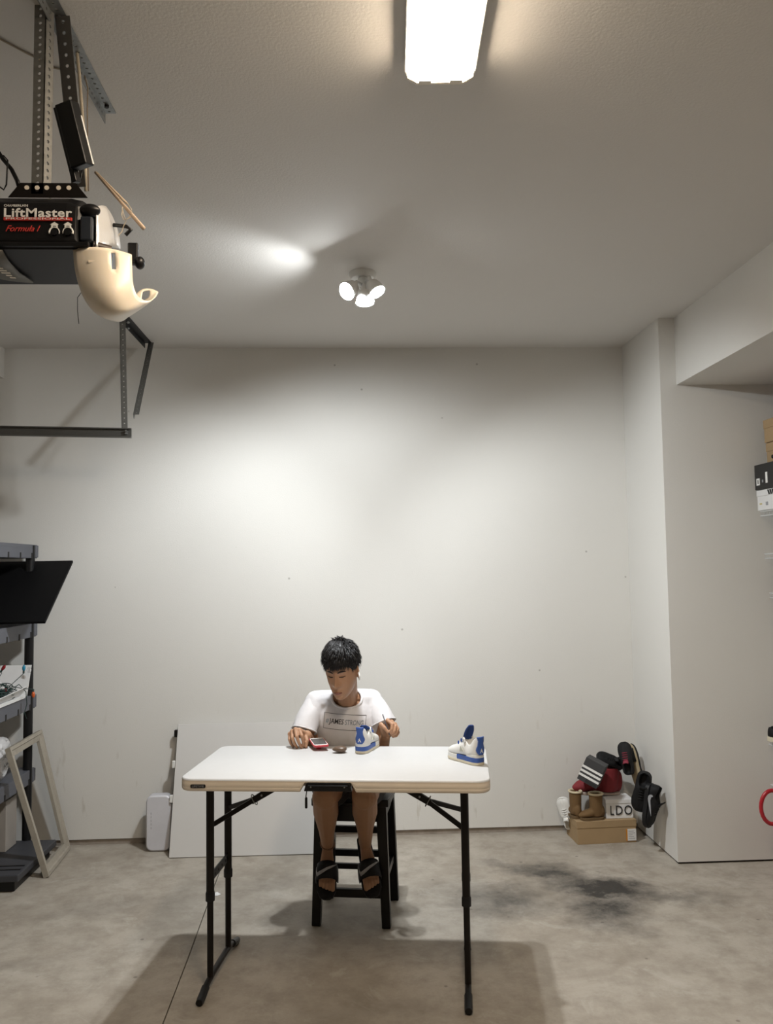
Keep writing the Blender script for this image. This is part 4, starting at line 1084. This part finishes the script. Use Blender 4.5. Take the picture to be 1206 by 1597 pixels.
    for u in (85, 106):
        x, z = P(u, 351); hs_ = [(-.008, -.004), (-.008, .003), (-.011, .003), (0, .010), (.011, .003), (.008, .003), (.008, -.004), (.004, -.004), (.004, 0), (-.004, 0), (-.004, -.004)]
        MB().prism(hs_, (x, yf-.0008, z-.002), (1, 0, 0), (0, 0, 1), -.0012).build('house_symbol', M_WHITEINK, bd, world=True)
        x, z = P(u, 362)
        arc = []
        for k in range(9):
            a = math.radians(200-220*k/8); arc.append((x+.0125*math.cos(a), yf-.001, z+.0125*math.sin(a)))
        MB().tube(arc, [.0008+.0018*k/8 if u > 100 else .0026-.0018*k/8 for k in range(9)], 6).build('dial_arc', M_WHITEINK, bd, world=True)
        MB().cyl((x, yf-.005, z-.002), (x, yf+.002, z-.002), .0075, n=14).build('dial_knob', M_BLACKPLASTIC, bd, world=True)
    # hanger straps
    angle_iron('hanger_strap', (-.767, 2.112, zt+.005), (-.765, 2.112, HC), .030, .030, (-1, 0, 0), (0.35, .94, 0), M_GALVD, t, holes=26, hr=.0042)
    angle_iron('hanger_strap', at(112, 292, y=2.285), at(86, 26, z=HC-.004), .040, .006, (1, -.15, 0), (.15, 1, 0), mat('dark_strap_steel', (.11, .105, .10), .5, .6), t, holes=16, hr=.0045)  # rear strap, darker steel than the front one
    angle_iron('ceiling_angle', (-.762, 2.625, HC-.001), (-.762, 1.70, HC-.001), .036, .036, (1, 0, 0), (0, 0, -1), M_GALV, t, holes=36, hr=.004)
    MB().cyl((-.742, 2.575, HC-.012), (-.742, 2.575, HC-.002), .007, n=6).build('bolt', M_BLACKMETAL, t, world=True)
    # curved perforated strap at lower left
    pts = [at(u, v, z=2.536) for u, v in ((-60, 388), (-20, 388), (4, 390), (14, 407), (30, 424), (52, 439))]
    low = [at(u, v, z=2.536) for u, v in ((-60, 425), (-30, 428), (-8, 431), (6, 435), (26, 438), (52, 440))]
    ps = MB().loft([[a, b] for a, b in zip(pts, low)], False, False, False).build('lower_shroud', mat('grey_shroud', (.13, .125, .11), .6, .2), t, world=True, smooth=True)
    ps.modifiers.new('t', 'SOLIDIFY').thickness = .003
    for i, (u, v, l) in enumerate(((2, 418, 6), (5, 421.5, 11), (9, 425, 14), (14, 429, 9), (20, 432.5, 9))):
        a = at(u-l/2, v, z=2.5335); b = at(u+l/2, v+.4, z=2.5335); MB().beam(a, b, .010, .002, Vector((0, 0, 1))).build('vent_slot', M_CREAMPL, ps, world=True)
    return t
opener()

# LED bar / receiver box clamped on the rear strap
lb = thing('receiver_box', 'slim black box with a white stripe fixed to the rear strap of the opener', 'receiver', at(118, 268, y=2.26))
p0, p1 = at(104, 166, y=2.17), at(128, 262, y=2.20)
dv = (p1-p0).normalized(); sd_ = Vector((.93, -.36, 0)); sd_ = (sd_-dv*sd_.dot(dv)).normalized(); nv = sd_.cross(dv).normalized()
def obox(a0, a1, b0, b1, c0, c1): 
    mb = MB(); vs_ = [p0+dv*a+sd_*b+nv*c for c in (c0, c1) for a, b in ((a0, b0), (a1, b0), (a1, b1), (a0, b1))]
    return mb.add(vs_, [(3, 2, 1, 0), (4, 5, 6, 7), (0, 1, 5, 4), (1, 2, 6, 5), (2, 3, 7, 6), (3, 0, 4, 7)])
Lb = (p1-p0).length
obox(-.005, Lb, -.022, .030, -.022, .016).build('box_body', M_BLACKPLASTIC, lb, world=True, bevel=.004)
obox(.03, Lb-.004, .0295, .0312, .007, .0125).build('white_stripe', M_WHITEINK, lb, world=True)
obox(-.005, Lb+.03, -.036, -.021, -.010, .012).build('mount_rail', M_BLACKPLASTIC, lb, world=True, bevel=.002)

# hanging lens cover of the opener
def cover():
    t = thing('lens_cover', 'cream plastic light cover hanging open below the opener', 'lamp cover', at(180, 498, y=2.2))
    rows = [((115, 389, 2.10), (160, 387, 2.085), (205, 398, 2.11)), ((118, 420, 2.095), (162, 420, 2.07), (205.5, 424, 2.10)), ((126, 450, 2.095), (168, 455, 2.06), (207, 446, 2.10)),
            ((138, 474, 2.11), (176, 480, 2.075), (213, 461, 2.13)), ((154, 490, 2.14), (190, 489, 2.11), (224, 468, 2.18)), ((172, 498, 2.19), (205, 488, 2.19), (234, 468, 2.25)),
            ((188, 500, 2.25), (216, 482, 2.27), (242, 462, 2.31)), ((200, 490, 2.30), (222, 470, 2.32), (246, 456, 2.345)), ((209, 462, 2.33), (226, 450, 2.345), (247, 455, 2.36))]
    def bez(a, b, c, u): return a*(1-u)**2 + (b*2-(a+c)/2)*2*u*(1-u) + c*u*u
    grid = []
    for rw in rows:
        A, B, C = [at(u, v, y=y) for u, v, y in rw]; grid.append([bez(A, B, C, k/14) for k in range(15)])
    # refine along rows with Catmull-Rom
    fine = []
    for i in range(len(grid)-1):
        for s in range(4):
            u = s/4; row = []
            for k in range(15):
                p0_, p1_, p2_, p3_ = grid[max(i-1, 0)][k], grid[i][k], grid[i+1][k], grid[min(i+2, len(grid)-1)][k]
                row.append(.5*((2*p1_) + (p2_-p0_)*u + (2*p0_-5*p1_+4*p2_-p3_)*u*u + (3*p1_-p0_-3*p2_+p3_)*u**3))
            fine.append(row)
    fine.append(grid[-1])
    mb = MB(); n = 15; mb.v = [tuple(p) for r_ in fine for p in r_]
    for i in range(len(fine)-1):
        for k in range(n-1):
            if 1 <= i <= 3 and k in (9,): continue                  # slot near the top
            if 28 <= i <= 30 and 6 <= k <= 9: continue                  # window in the far flange
            a = i*n+k; mb.f.append((a, a+1, a+n+1, a+n))
    m_ = mat('cream_translucent', (.82, .74, .62), .38, var=(5, .04)); m_.node_tree.nodes['Principled BSDF'].inputs['Subsurface Weight'].default_value = .25
    m_.node_tree.nodes['Principled BSDF'].inputs['Subsurface Radius'].default_value = (.02, .015, .01)
    o = mb.build('shell', m_, t, world=True, smooth=True); md = o.modifiers.new('t', 'SOLIDIFY'); md.thickness = .003
    e = at(150, 409, y=2.078); MB().box(e.x-.020, e.x+.020, e.y-.005, e.y+.008, e.z-.004, e.z+.004).build('moulded_tab', m_, t, world=True, bevel=.002)
    return t
cover()
# pull stick and cord
ps = thing('pull_stick', 'pale wooden stick with looped string beside the opener', 'stick', at(225, 357, y=2.2))
a, b = at(149, 269, y=2.30), at(224, 356, y=2.2)
MB().tube([a, a.lerp(b, .5), b], [.004, .0048, .006], 8).build('stick', mat('pale_wood', (.50, .38, .28), .6), ps, world=True, smooth=True)
MB().tube([a+Vector((.003, 0, 0)), a.lerp(b, .35)+Vector((.005, 0, .004)), a.lerp(b, .6)+Vector((.008, 0, .006))], .003, 8).build('stick_strand', mat('pale_wood2', (.58, .46, .34), .6), ps, world=True, smooth=True)
ms = mat('string', (.55, .47, .36), .8)
MB().tube([at(u, v, y=2.22) for u, v in ((186, 309), (198, 316), (205, 326), (206, 334), (200, 340), (196, 343), (193, 335), (191, 326))], .0011, 6).build('string', ms, ps, world=True, smooth=True)
MB().tube([at(u, v, y=2.22) for u, v in ((191, 322), (190, 336), (193, 343), (197, 342), (204, 339))], .0011, 6).build('string', ms, ps, world=True, smooth=True)
MB().tube([at(u, v, y=2.23) for u, v in ((197, 344), (193, 352), (190, 362), (185, 366), (186, 369))], .0011, 6).build('string', ms, ps, world=True, smooth=True)
def wire(label, pts, r, m_, name='cable'):
    o = MB().tube(pts, r, 6).build(name, m_, None, smooth=True); return tag(o, label, 'cable')
wire('thin pale cable stapled along the ceiling at the upper left', [at(u, v, z=HC-.004) for u, v in ((-20, 50), (10, 66), (40, 82), (60, 92), (80, 105), (95, 108))], .0028, mat('pale_cable', (.36, .31, .24), .7))
wire('black power cable looping down to the left of the opener', [at(u, v, y=2.2) for u, v in ((-30, 205), (-6, 232), (6, 250), (18, 264), (27, 282), (30, 292))], .006, M_BLACKPLASTIC)
wire('thin black cable curling over the top left of the opener', [at(u, v, y=2.16) for u, v in ((-10, 246), (6, 243), (12, 250), (11, 270), (10, 288), (6, 296), (-8, 286))], .0022, M_BLACKPLASTIC)
wire('short dark cable bent beneath the receiver box', [at(u, v, y=2.24) for u, v in ((129, 262), (126, 276), (119, 290), (104, 297))], .0028, M_BLACKPLASTIC)
wire('pair of pale cables running up behind the receiver box', [at(u, v, y=2.31) for u, v in ((134, 298), (133, 262), (130, 200), (124, 120), (118, 60))], .0048, mat('beige_cable', (.40, .35, .27), .7))
wire('single brown wire hanging from the ceiling angle behind the strap', [at(u, v, y=2.36) for u, v in ((138, 298), (137, 240), (136, 170), (137, 138), (132, 118))], .0016, mat('brown_wire', (.22, .16, .10), .7))
wire('fine black antenna wire hanging below the lens cover', [at(u, v, y=2.12) for u, v in ((130, 452), (121, 464), (121, 485), (123, 505))], .0009, M_BLACKPLASTIC)

# ------------------------------------------------------------------ garage door track hung from the ceiling
tr = thing('door_track', 'grey steel garage door track hung from the ceiling at the left', 'door track', (-1.27, 4.79, 2.5))
R = []
for x, z in ((-1.226, 2.518), (-3.4, 2.575)):
    R.append([(x, 4.775, z-.027), (x, 4.775, z-.020), (x, 4.79, z-.024), (x, 4.79, z+.024), (x, 4.775, z+.020), (x, 4.775, z+.027), (x, 4.797, z+.029), (x, 4.797, z-.029)])
rail = MB().loft(R).build('rail', mat('dark_track_steel', (.11, .108, .10), .45, .6), tr, world=True)
for dz in (-.006, .008): MB().cyl((-1.252, 4.770, 2.52+dz), (-1.252, 4.79, 2.52+dz), .006, n=8).build('bolt', M_GALV, rail, world=True)
angle_iron('hanger', (-1.283, 4.797, 2.53), (-1.30, 4.797, HC), .034, .03, (1, 0, 0), (0, 1, 0), M_GALVD, tr, holes=22, hr=.0035)
angle_iron('ceiling_bracket', (-1.29, 4.76, HC-.001), (-1.29, 5.36, HC-.001), .045, .035, (1, 0, 0), (0, 0, -1), mat('dark_steel', (.05, .052, .055), .45, .7), tr)
angle_iron('sway_brace', (-1.235, 4.86, 2.64), (-1.262, 5.34, HC-.004), .034, .03, (1, 0, 0), (0, .6, -.8), M_GALVD, tr, holes=20, hr=.003)
for u, v in ((200, 503), (200, 512)): q = at(u, v, z=HC-.04); MB().ell(q, (.010, .010, .006), 10, 6).build('bolt', M_GALV, tr, world=True, smooth=True)

# ------------------------------------------------------------------ shelf rack at the left
sx_ = -1.965
rk = thing('shelving_unit', 'black post shelf rack with grey plastic shelves at the left edge', 'shelf', (-2.2, 5.0, 0))
for x in (-2.38, -1.985):
    for y in (5.33, 4.05): MB().cyl((x, y, 0), (x, y, 1.90), .027, n=16).build('post', M_BLACKPLASTIC, rk, world=True, smooth='auto')
for zt in (1.905, 1.415, .972, .520):
    s = MB().box(-2.42, sx_, 4.0, 5.39, zt-.022, zt).build('shelf', M_GREYPL, rk, world=True, bevel=.003)
    MB().box(sx_-.012, sx_, 4.0, 5.39, zt-.085, zt-.02).build('shelf_rim', M_GREYPL, s, world=True, bevel=.002)
    MB().box(-2.42, sx_, 5.378, 5.39, zt-.085, zt-.02).build('shelf_rim', M_GREYPL, s, world=True, bevel=.002)
    MB().box(sx_-.03, sx_+.006, 5.345, 5.396, zt-.080, zt-.004).build('corner_socket', M_GREYPL, s, world=True, bevel=.003)
    for y in (5.30, 5.12, 4.94, 4.76): MB().box(sx_-.002, sx_+.0015, y-.009, y+.009, zt-.088, zt-.052).build('rim_slot', M_DARK, s, world=True)
# leaning black panel
o = MB(); A, Bq, Cq, Dq = Vector((-1.745, 5.40, 1.805)), Vector((-1.738, 4.90, 1.449)), Vector((-2.60, 4.90, 1.449)), Vector((-2.60, 5.40, 1.803))
nn = (A-Bq).cross(Cq-Bq).normalized()*-.016
o.add([A, Bq, Cq, Dq, A+nn, Bq+nn, Cq+nn, Dq+nn], [(0, 1, 2, 3), (7, 6, 5, 4), (0, 4, 5, 1), (1, 5, 6, 2), (2, 6, 7, 3), (3, 7, 4, 0)])
bp = o.build('panel', mat('black_board', (.004, .004, .0045), .6, spec=.15, bump=(200, .3)), None, bevel=.003); tag(bp, 'flat black panel leaning on the second shelf of the rack', 'panel')
# white box on the third shelf and the string of lights
wt = thing('carton', 'flat white cardboard box under the tangled lights on the shelf rack', 'box', (-2.05, 5.1, .973))
MB().box(-2.36, -1.955, 4.60, 5.20, .975, .990).build('base_panel', M_WHITECARD, wt, world=True)
MB().add([(-2.36, 5.19, .985), (-1.945, 5.19, .985), (-1.945, 5.26, 1.165), (-2.36, 5.26, 1.165), (-2.36, 5.20, .985), (-1.945, 5.20, .985), (-1.945, 5.27, 1.165), (-2.36, 5.27, 1.165)],
         [(0, 1, 2, 3), (7, 6, 5, 4), (0, 4, 5, 1), (1, 5, 6, 2), (2, 6, 7, 3), (3, 7, 4, 0)]).build('flap', M_WHITECARD, wt, world=True)
MB().add([(-1.985, 4.60, .99), (-1.985, 5.19, .99), (-1.935, 5.17, 1.05), (-1.935, 4.62, 1.03), (-1.98, 4.60, .988), (-1.98, 5.19, .988), (-1.93, 5.17, 1.048), (-1.93, 4.62, 1.028)],
         [(0, 1, 2, 3), (7, 6, 5, 4), (0, 4, 5, 1), (1, 5, 6, 2), (2, 6, 7, 3), (3, 7, 4, 0)]).build('flap', M_WHITECARD, wt, world=True)
q = at(45.5, 1045, y=5.20)
MB().tube([(q.x+.013*math.cos(k*PI/8), q.y+.0, q.z+.016*math.sin(k*PI/8)) for k in range(17)], .0012, 5, False).build('round_print', M_GREYINK, wt, world=True)
MB().box(q.x-.002, q.x+.002, q.y-.003, q.y+.003, q.z-.012, q.z+.012).build('round_print', M_GREYINK, wt, world=True)
rnd = random.Random(11)
mg = mat('green_wire', (.012, .035, .03), .5); pts = []
for i in range(700):
    a = i*.21; n3 = mnoise.noise_vector(Vector((i*.045, 3.3, 7.1))); n4 = mnoise.noise_vector(Vector((i*.011, 9.3, 1.7)))
    pts.append(Vector((-2.035 + .12*n4.x + .055*math.cos(a) + .05*n3.x, 4.98 + .13*n4.y + .05*math.sin(a) + .05*n3.y, max(1.0, 1.035 + .03*math.sin(a*.37) + .04*n3.z))))
pts += [Vector((-1.955, 5.10, 1.07)), Vector((-1.925, 5.13, 1.02)), Vector((-1.915, 5.12, .95)), Vector((-1.925, 5.11, .90)), Vector((-1.912, 5.11, .865))]
sl_ = thing('string_lights', 'tangled dark green string of coloured lights on the shelf rack', 'string lights', (-2.05, 5.0, .99))
MB().tube(pts, .0026, 5).build('wire', mg, sl_, world=True, smooth=True)
def bulb(c, d, col, nm):
    c, d = Vector(c), Vector(d).normalized(); b_ = MB().tube([c, c+d*.008, c+d*.020, c+d*.030, c+d*.036], [.006, .009, .010, .006, .001], 10).build('bulb', mat('bulb_'+nm, col, .25), sl_, world=True, smooth=True)
    MB().cyl(c-d*.016, c, .006, n=8).build('bulb_socket', mg, b_, world=True)
bulb(at(37, 1046, y=5.08), (.05, 0, 1), (.02, .22, .36), 'blue'); bulb(at(52, 1079, y=5.10), (.1, -.2, -1), (.55, .10, .02), 'orange'); bulb(at(8, 1072, y=5.0), (.1, -.1, -1), (.20, .008, .012), 'red'); bulb(at(3, 1045, y=5.02), (.4, 0, .6), (.20, .008, .012), 'red')
for u0, v0, y0, mid, end in ((37, 1050, 5.08, (-2.01, 5.06, 1.05), (-2.04, 5.02, 1.03)), (3, 1049, 5.02, (-2.07, 5.02, 1.07), (-2.06, 5.0, 1.03)), (52, 1075, 5.10, (-1.945, 5.11, 1.045), (-1.98, 5.08, 1.06))):
    MB().tube([at(u0, v0, y=y0), mid, end], .0022, 5).build('wire_lead', mg, sl_, world=True, smooth=True)
for i in range(16): bulb((-2.06+rnd.uniform(-.12, .12), 4.98+rnd.uniform(-.14, .14), 1.05+rnd.uniform(-.03, .05)), (rnd.uniform(-1, 1), rnd.uniform(-1, 1), rnd.uniform(-.3, 1)), *rnd.choice([((.55, .10, .02), 'orange'), ((.20, .008, .012), 'red'), ((.55, .55, .55), 'clear'), ((.02, .22, .36), 'blue'), ((.55, .55, .55), 'clear')]))
# white bag on the fourth shelf, dark lid on the bottom
bg = MB()
for c, r_ in (((-2.10, 5.02, .61), (.11, .12, .10)), ((-2.07, 5.06, .68), (.08, .08, .09)), ((-2.14, 4.93, .64), (.10, .09, .12))): bg.ell(c, r_)
me = remeshed(bg, .008, 3)
for v in me.vertices: v.co += v.normal*(.020*mnoise.noise(v.co*14) + .010*abs(mnoise.noise(v.co*34)))
for v in me.vertices: v.co.z = max(v.co.z, .522)
bo_ = mesh_obj('plastic_bag', me, mat('white_film', (.55, .55, .56), .35, bump=(40, .8, .006)), None); tag(bo_, 'crumpled white plastic bag on the lower shelf of the rack', 'bag')
ld = thing('storage_lid', 'dark grey plastic lid lying at the foot of the shelf rack', 'lid', (-1.95, 5.0, 0))
MB().box(-2.40, -1.800, 4.72, 5.32, .060, .098).build('lid_top', mat('charcoal_plastic', (.045, .047, .055), .5), ld, world=True, bevel=.006)
MB().box(-2.38, -1.83, 4.75, 5.29, .002, .064).build('lid_skirt', M_BLACKPLASTIC, ld, world=True, bevel=.004)
for y in (4.80, 4.86): MB().box(-2.38, -1.82, y, y+.012, .096, .101).build('rib', M_BLACKPLASTIC, ld, world=True)
bb = MB().box(-2.30, -2.02, 5.10, 5.26, .100, .39).build('board', mat('grey_board', (.33, .30, .27), .7), None, bevel=.002); tag(bb, 'pale grey board upright behind the leaning frame, under the rack', 'board')

# leaning empty frame
fr = thing('picture_frame', 'empty pale wooden frame leaning against the shelf rack', 'frame', (-1.77, 5.15, 0))
b0_, b1_ = Vector((-1.742, 4.94, .0)), Vector((-1.775, 5.42, .0)); t0_, t1_ = Vector((-1.948, 4.885, .735)), Vector((-1.945, 5.375, .745))
mw = mat('grey_limewash_wood', (.33, .30, .25), .7, bump=(60, .3), var=(25, .2))
nf = (b1_-b0_).cross(t0_-b0_).normalized(); nf = nf if nf.x > 0 else -nf
def frame_bar(p, q, inn, w=.055, th=.03, nm='rail'):
    p, q = Vector(p), Vector(q); inn = Vector(inn).normalized(); d = (q-p).normalized(); inn = (inn-d*inn.dot(d)).normalized(); mb = MB()
    sec = [(0, 0), (0, th), (w*.35, th), (w*.45, th*.75), (w, th*.6), (w, 0)]
    mb.loft([[p+inn*a+nf*b + (d*a if k == 0 else -d*a) for a, b in sec] for k, p in ((0, p), (1, q))]); return mb.build(nm, mw, fr, world=True)
cx = (b0_+b1_+t0_+t1_)/4
frame_bar(b0_, b1_, cx-(b0_+b1_)/2); frame_bar(t1_, t0_, cx-(t0_+t1_)/2); frame_bar(b1_, t1_, cx-(b1_+t1_)/2, nm='stile'); frame_bar(t0_, b0_, cx-(b0_+t0_)/2, nm='stile')

# white panel and white case by the back wall
wp = thing('cabinet_door', 'large white flat panel leaning on the back wall behind the table', 'panel', (-.65, 5.25, 0))
pb0, pb1, pt0, pt1 = Vector((-1.095, 5.205, .004)), Vector((-.195, 5.195, .004)), Vector((-1.092, 5.455, .752)), Vector((-.192, 5.448, .752))
nn = (pb1-pb0).cross(pt0-pb0).normalized(); nn = nn if nn.y < 0 else -nn
o = MB(); o.add([pb0, pb1, pt1, pt0]+[p-nn*.030 for p in (pb0, pb1, pt1, pt0)], [(0, 1, 2, 3), (7, 6, 5, 4), (0, 4, 5, 1), (1, 5, 6, 2), (2, 6, 7, 3), (3, 7, 4, 0)])
o.build('face', mat('white_laminate', (.60, .59, .575), .35, var=(3, .03)), wp, world=True, bevel=.002)
for k, v in enumerate((.93, .69, .43)):
    c = pb0.lerp(pt0, v) - nn*.018 + Vector((-.008, 0, 0)); MB().box(c.x-.014, c.x+.006, c.y-.012, c.y+.012, c.z-.022, c.z+.022).build('hinge', M_WHITEPL if k else M_BLACKMETAL, wp, world=True, bevel=.003)
o = MB(); o.add([p-nn*.032 for p in (pb0, pb1)]+[p-nn*.060 for p in (pb1, pb0)]+[p-nn*.032+Vector((0, 0, .03)) for p in (pb0, pb1)]+[p-nn*.060+Vector((0, 0, .03)) for p in (pb1, pb0)], [(3, 2, 1, 0), (4, 5, 6, 7), (0, 1, 5, 4), (1, 2, 6, 5), (2, 3, 7, 6), (3, 0, 4, 7)])
o.build('back_gap_shade', M_DARK, wp, world=True)  # dark strip standing in for the shade in the gap behind the panel
ca = thing('plastic_case', 'white rounded plastic case standing beside the large white panel', 'case', (-1.19, 5.38, 0))
R = [[(-1.264+.078+a, y, .172+b) for a, b in ngon_round(.156-i*2, .336-i*2, .040-i)] for y, i in ((5.33, .008), (5.338, 0), (5.40, 0), (5.41, .008))]
MB().loft(R).build('shell', mat('white_case', (.62, .62, .66), .4), ca, world=True, smooth='auto')
for i in range(5): MB().box(-1.233, -1.228, 5.3285, 5.332, .14+.022*i, .152+.022*i).build('embossed_mark', mat('pale_grey', (.45, .45, .48), .5), ca, world=True)

# paper scrap, small debris on the floor
sc = at(334, 1396, z=0)
o = MB().add([(sc.x-.035, sc.y-.005, .002), (sc.x+.015, sc.y+.012, .012), (sc.x+.035, sc.y+.004, .003), (sc.x+.020, sc.y-.014, .002), (sc.x-.035, sc.y-.005, .001), (sc.x+.015, sc.y+.012, .0105), (sc.x+.035, sc.y+.004, .0015), (sc.x+.020, sc.y-.014, .001)],
           [(0, 1, 3), (1, 2, 3), (7, 5, 4), (7, 6, 5), (0, 4, 5, 1), (1, 5, 6, 2), (2, 6, 7, 3), (3, 7, 4, 0)]).build('paper_scrap', mat('paper', (.85, .85, .84), .7), None)
tag(o, 'torn white paper scrap on the floor by the left table leg', 'paper')

# ------------------------------------------------------------------ racks and goods in the alcove at the right edge
XA = 2.40
wr = thing('wire_rack', 'white wire shoe rack along the right edge of the picture', 'rack', (2.6, 4.4, 0))
M_WIRE = mat('white_wire', (.55, .56, .56), .4)
def wshelf(z, y1=4.80, xe=XA):
    for dz in (0, -.026): MB().cyl((xe, 3.9, z+dz), (xe, y1, z+dz), .004, n=8).build('front_wire', M_WIRE, wr, world=True)
    for i in range(30):
        y = y1-.012-.03*i; MB().tube([(xe-.001, y, z-.028), (xe-.001, y, z+.003), (2.85, y, z+.003)], .0018, 5).build('cross_wire', M_WIRE, wr, world=True)
for z, y1, xe in ((2.020, 4.72, 2.40), (1.775, 4.80, 2.455), (1.545, 4.80, 2.475), (1.345, 4.80, 2.50)): wshelf(z, y1, xe)
for z in (.700, .445): wshelf(z, 4.80, 2.43)
for y in (4.78, 3.95): MB().cyl((2.83, y, 0), (2.83, y, 2.2), .012, n=10).build('post', M_WIRE, wr, world=True)
def sbox(label, x, y0, y1, z0, z1, m_, group=None, lid=.03, m_lid=None, nm='shoe_box'):
    t = thing(nm, label, 'box', ((x+2.80)/2, (y0+y1)/2, z0), 0, group)
    MB().box(x+.003, x+.33, y0+.003, y1-.003, z0, z1-.003).build('box_body', m_, t, world=True, bevel=.002)
    MB().box(x, x+.333, y0, y1, z1-lid, z1).build('lid', m_lid or m_, t, world=True, bevel=.002); return t
wbx = sbox('white shoe box under the black one on the top wire shelf', 2.392, 4.40, 4.745, 2.026, 2.143, M_WHITECARD, lid=.035)
bbx = sbox('black shoe box between the white box and the brown cartons', 2.388, 4.38, 4.75, 2.145, 2.292, mat('black_card', (.013, .013, .014), .5), lid=.145)
for y0, y1, z0, z1, m_ in ((4.690, 4.728, 2.172, 2.212, M_WHITEINK), (4.600, 4.622, 2.178, 2.240, M_WHITEINK), (4.650, 4.662, 2.185, 2.200, M_GREYINK)): MB().box(2.3865, 2.39, y0, y1, z0, z1).build('size_label', m_, bbx, world=True)
MB().box(2.3858, 2.388, 4.703, 4.713, 2.180, 2.203).build('size_print', M_BLACKINK, bbx, world=True)
for i in range(3): MB().prism([(4.60-.024*i, 2.112), (4.586-.024*i, 2.112), (4.600-.024*i, 2.139), (4.614-.024*i, 2.139)], (2.3905, 0, 0), (0, 1, 0), (0, 0, 1), -.002).build('stripe', M_BLACKINK, wbx, world=True)
MB().box(2.3935, 2.396, 4.62, 4.645, 2.052, 2.072).build('size_print', M_GREYINK, wbx, world=True); MB().box(2.3935, 2.396, 4.69, 4.715, 2.060, 2.068).build('size_print', mat('yellow_print', (.5, .42, .15), .6), wbx, world=True)
c2 = sbox('brown carton standing on the black shoe box', 2.455, 4.40, 4.735, 2.294, 2.420, M_CARD, lid=.05); MB().cyl((2.4545, 4.665, 2.335), (2.457, 4.665, 2.335), .011, n=14).build('hand_hole', M_DARK, c2, world=True)
c3 = sbox('brown carton at the top of the stack on the wire rack', 2.445, 4.38, 4.735, 2.422, 2.555, M_CARD, lid=.05)
c4 = sbox('white and magenta box on top of the brown cartons', 2.475, 4.30, 4.62, 2.557, 2.64, M_WHITECARD, lid=.03, m_lid=mat('magenta_card', (.28, .015, .12), .5))
low_shoe('sneaker', 'dark shoe hanging below the white box on the right rack', (2.445, 4.62, 1.930), (.1, -.95, -.05), (0, .0, 1), .22, .04, M_BLK, M_BLKR, group=None)
low_shoe('sneaker', 'black and red shoe on the upper wire shelf at the right edge', (2.53, 4.74, 1.553), (.9, -.35, 0), (0, 0, 1), .24, .042, M_BLK, mat('crimson_sole', (.30, .02, .03), .6), group=None)
low_shoe('sneaker', 'grey shoe on the third wire shelf at the right edge', (2.55, 4.74, 1.353), (.9, -.35, 0), (0, 0, 1), .24, .042, mat('grey_cloth', (.28, .28, .30), .8), M_WHITEPL, group=None)
low_shoe('sneaker', 'black shoe with a white sole on the rack above the red basket', (2.405, 4.75, .708), (.55, -.83, 0), (0, 0, 1), .26, .046, M_BLK, M_CREAMSOLE, group=None)
low_shoe('sneaker', 'pale lilac shoe on the rack just above the red basket', (2.425, 4.74, .453), (.45, -.89, 0), (0, 0, 1), .26, .046, mat('lilac_cloth', (.52, .50, .58), .8), M_WHITEPL, group=None)
rb_ = thing('laundry_basket', 'red plastic basket with an open handle at the right edge of the floor', 'basket', (2.62, 4.50, 0))
M_REDPL = mat('red_plastic', (.38, .012, .022), .35)
R = [];
for z, r_ in ((.0, .150), (.02, .158), (.30, .200), (.315, .212), (.33, .212)): R.append([(2.60+r_*math.cos(2*PI*k/32)*1.0, 4.48+r_*math.sin(2*PI*k/32), z) for k in range(32)])
o = MB().loft(R, True, False).build('tub', M_REDPL, rb_, world=True, smooth='auto'); o.modifiers.new('t', 'SOLIDIFY').thickness = .004
hc = at(1205, 1259, y=4.45)
MB().tube([hc + Vector((.062*math.cos(q), 0, .088*math.sin(q))) for q in [2*PI*i/24 for i in range(25)]], .011, 8, False).build('handle', M_REDPL, rb_, world=True, smooth=True)
MB().tube([hc + Vector((.02, .0, -.085)), Vector((2.41, 4.47, .31))], .012, 8).build('handle_stay', M_REDPL, rb_, world=True, smooth=True)
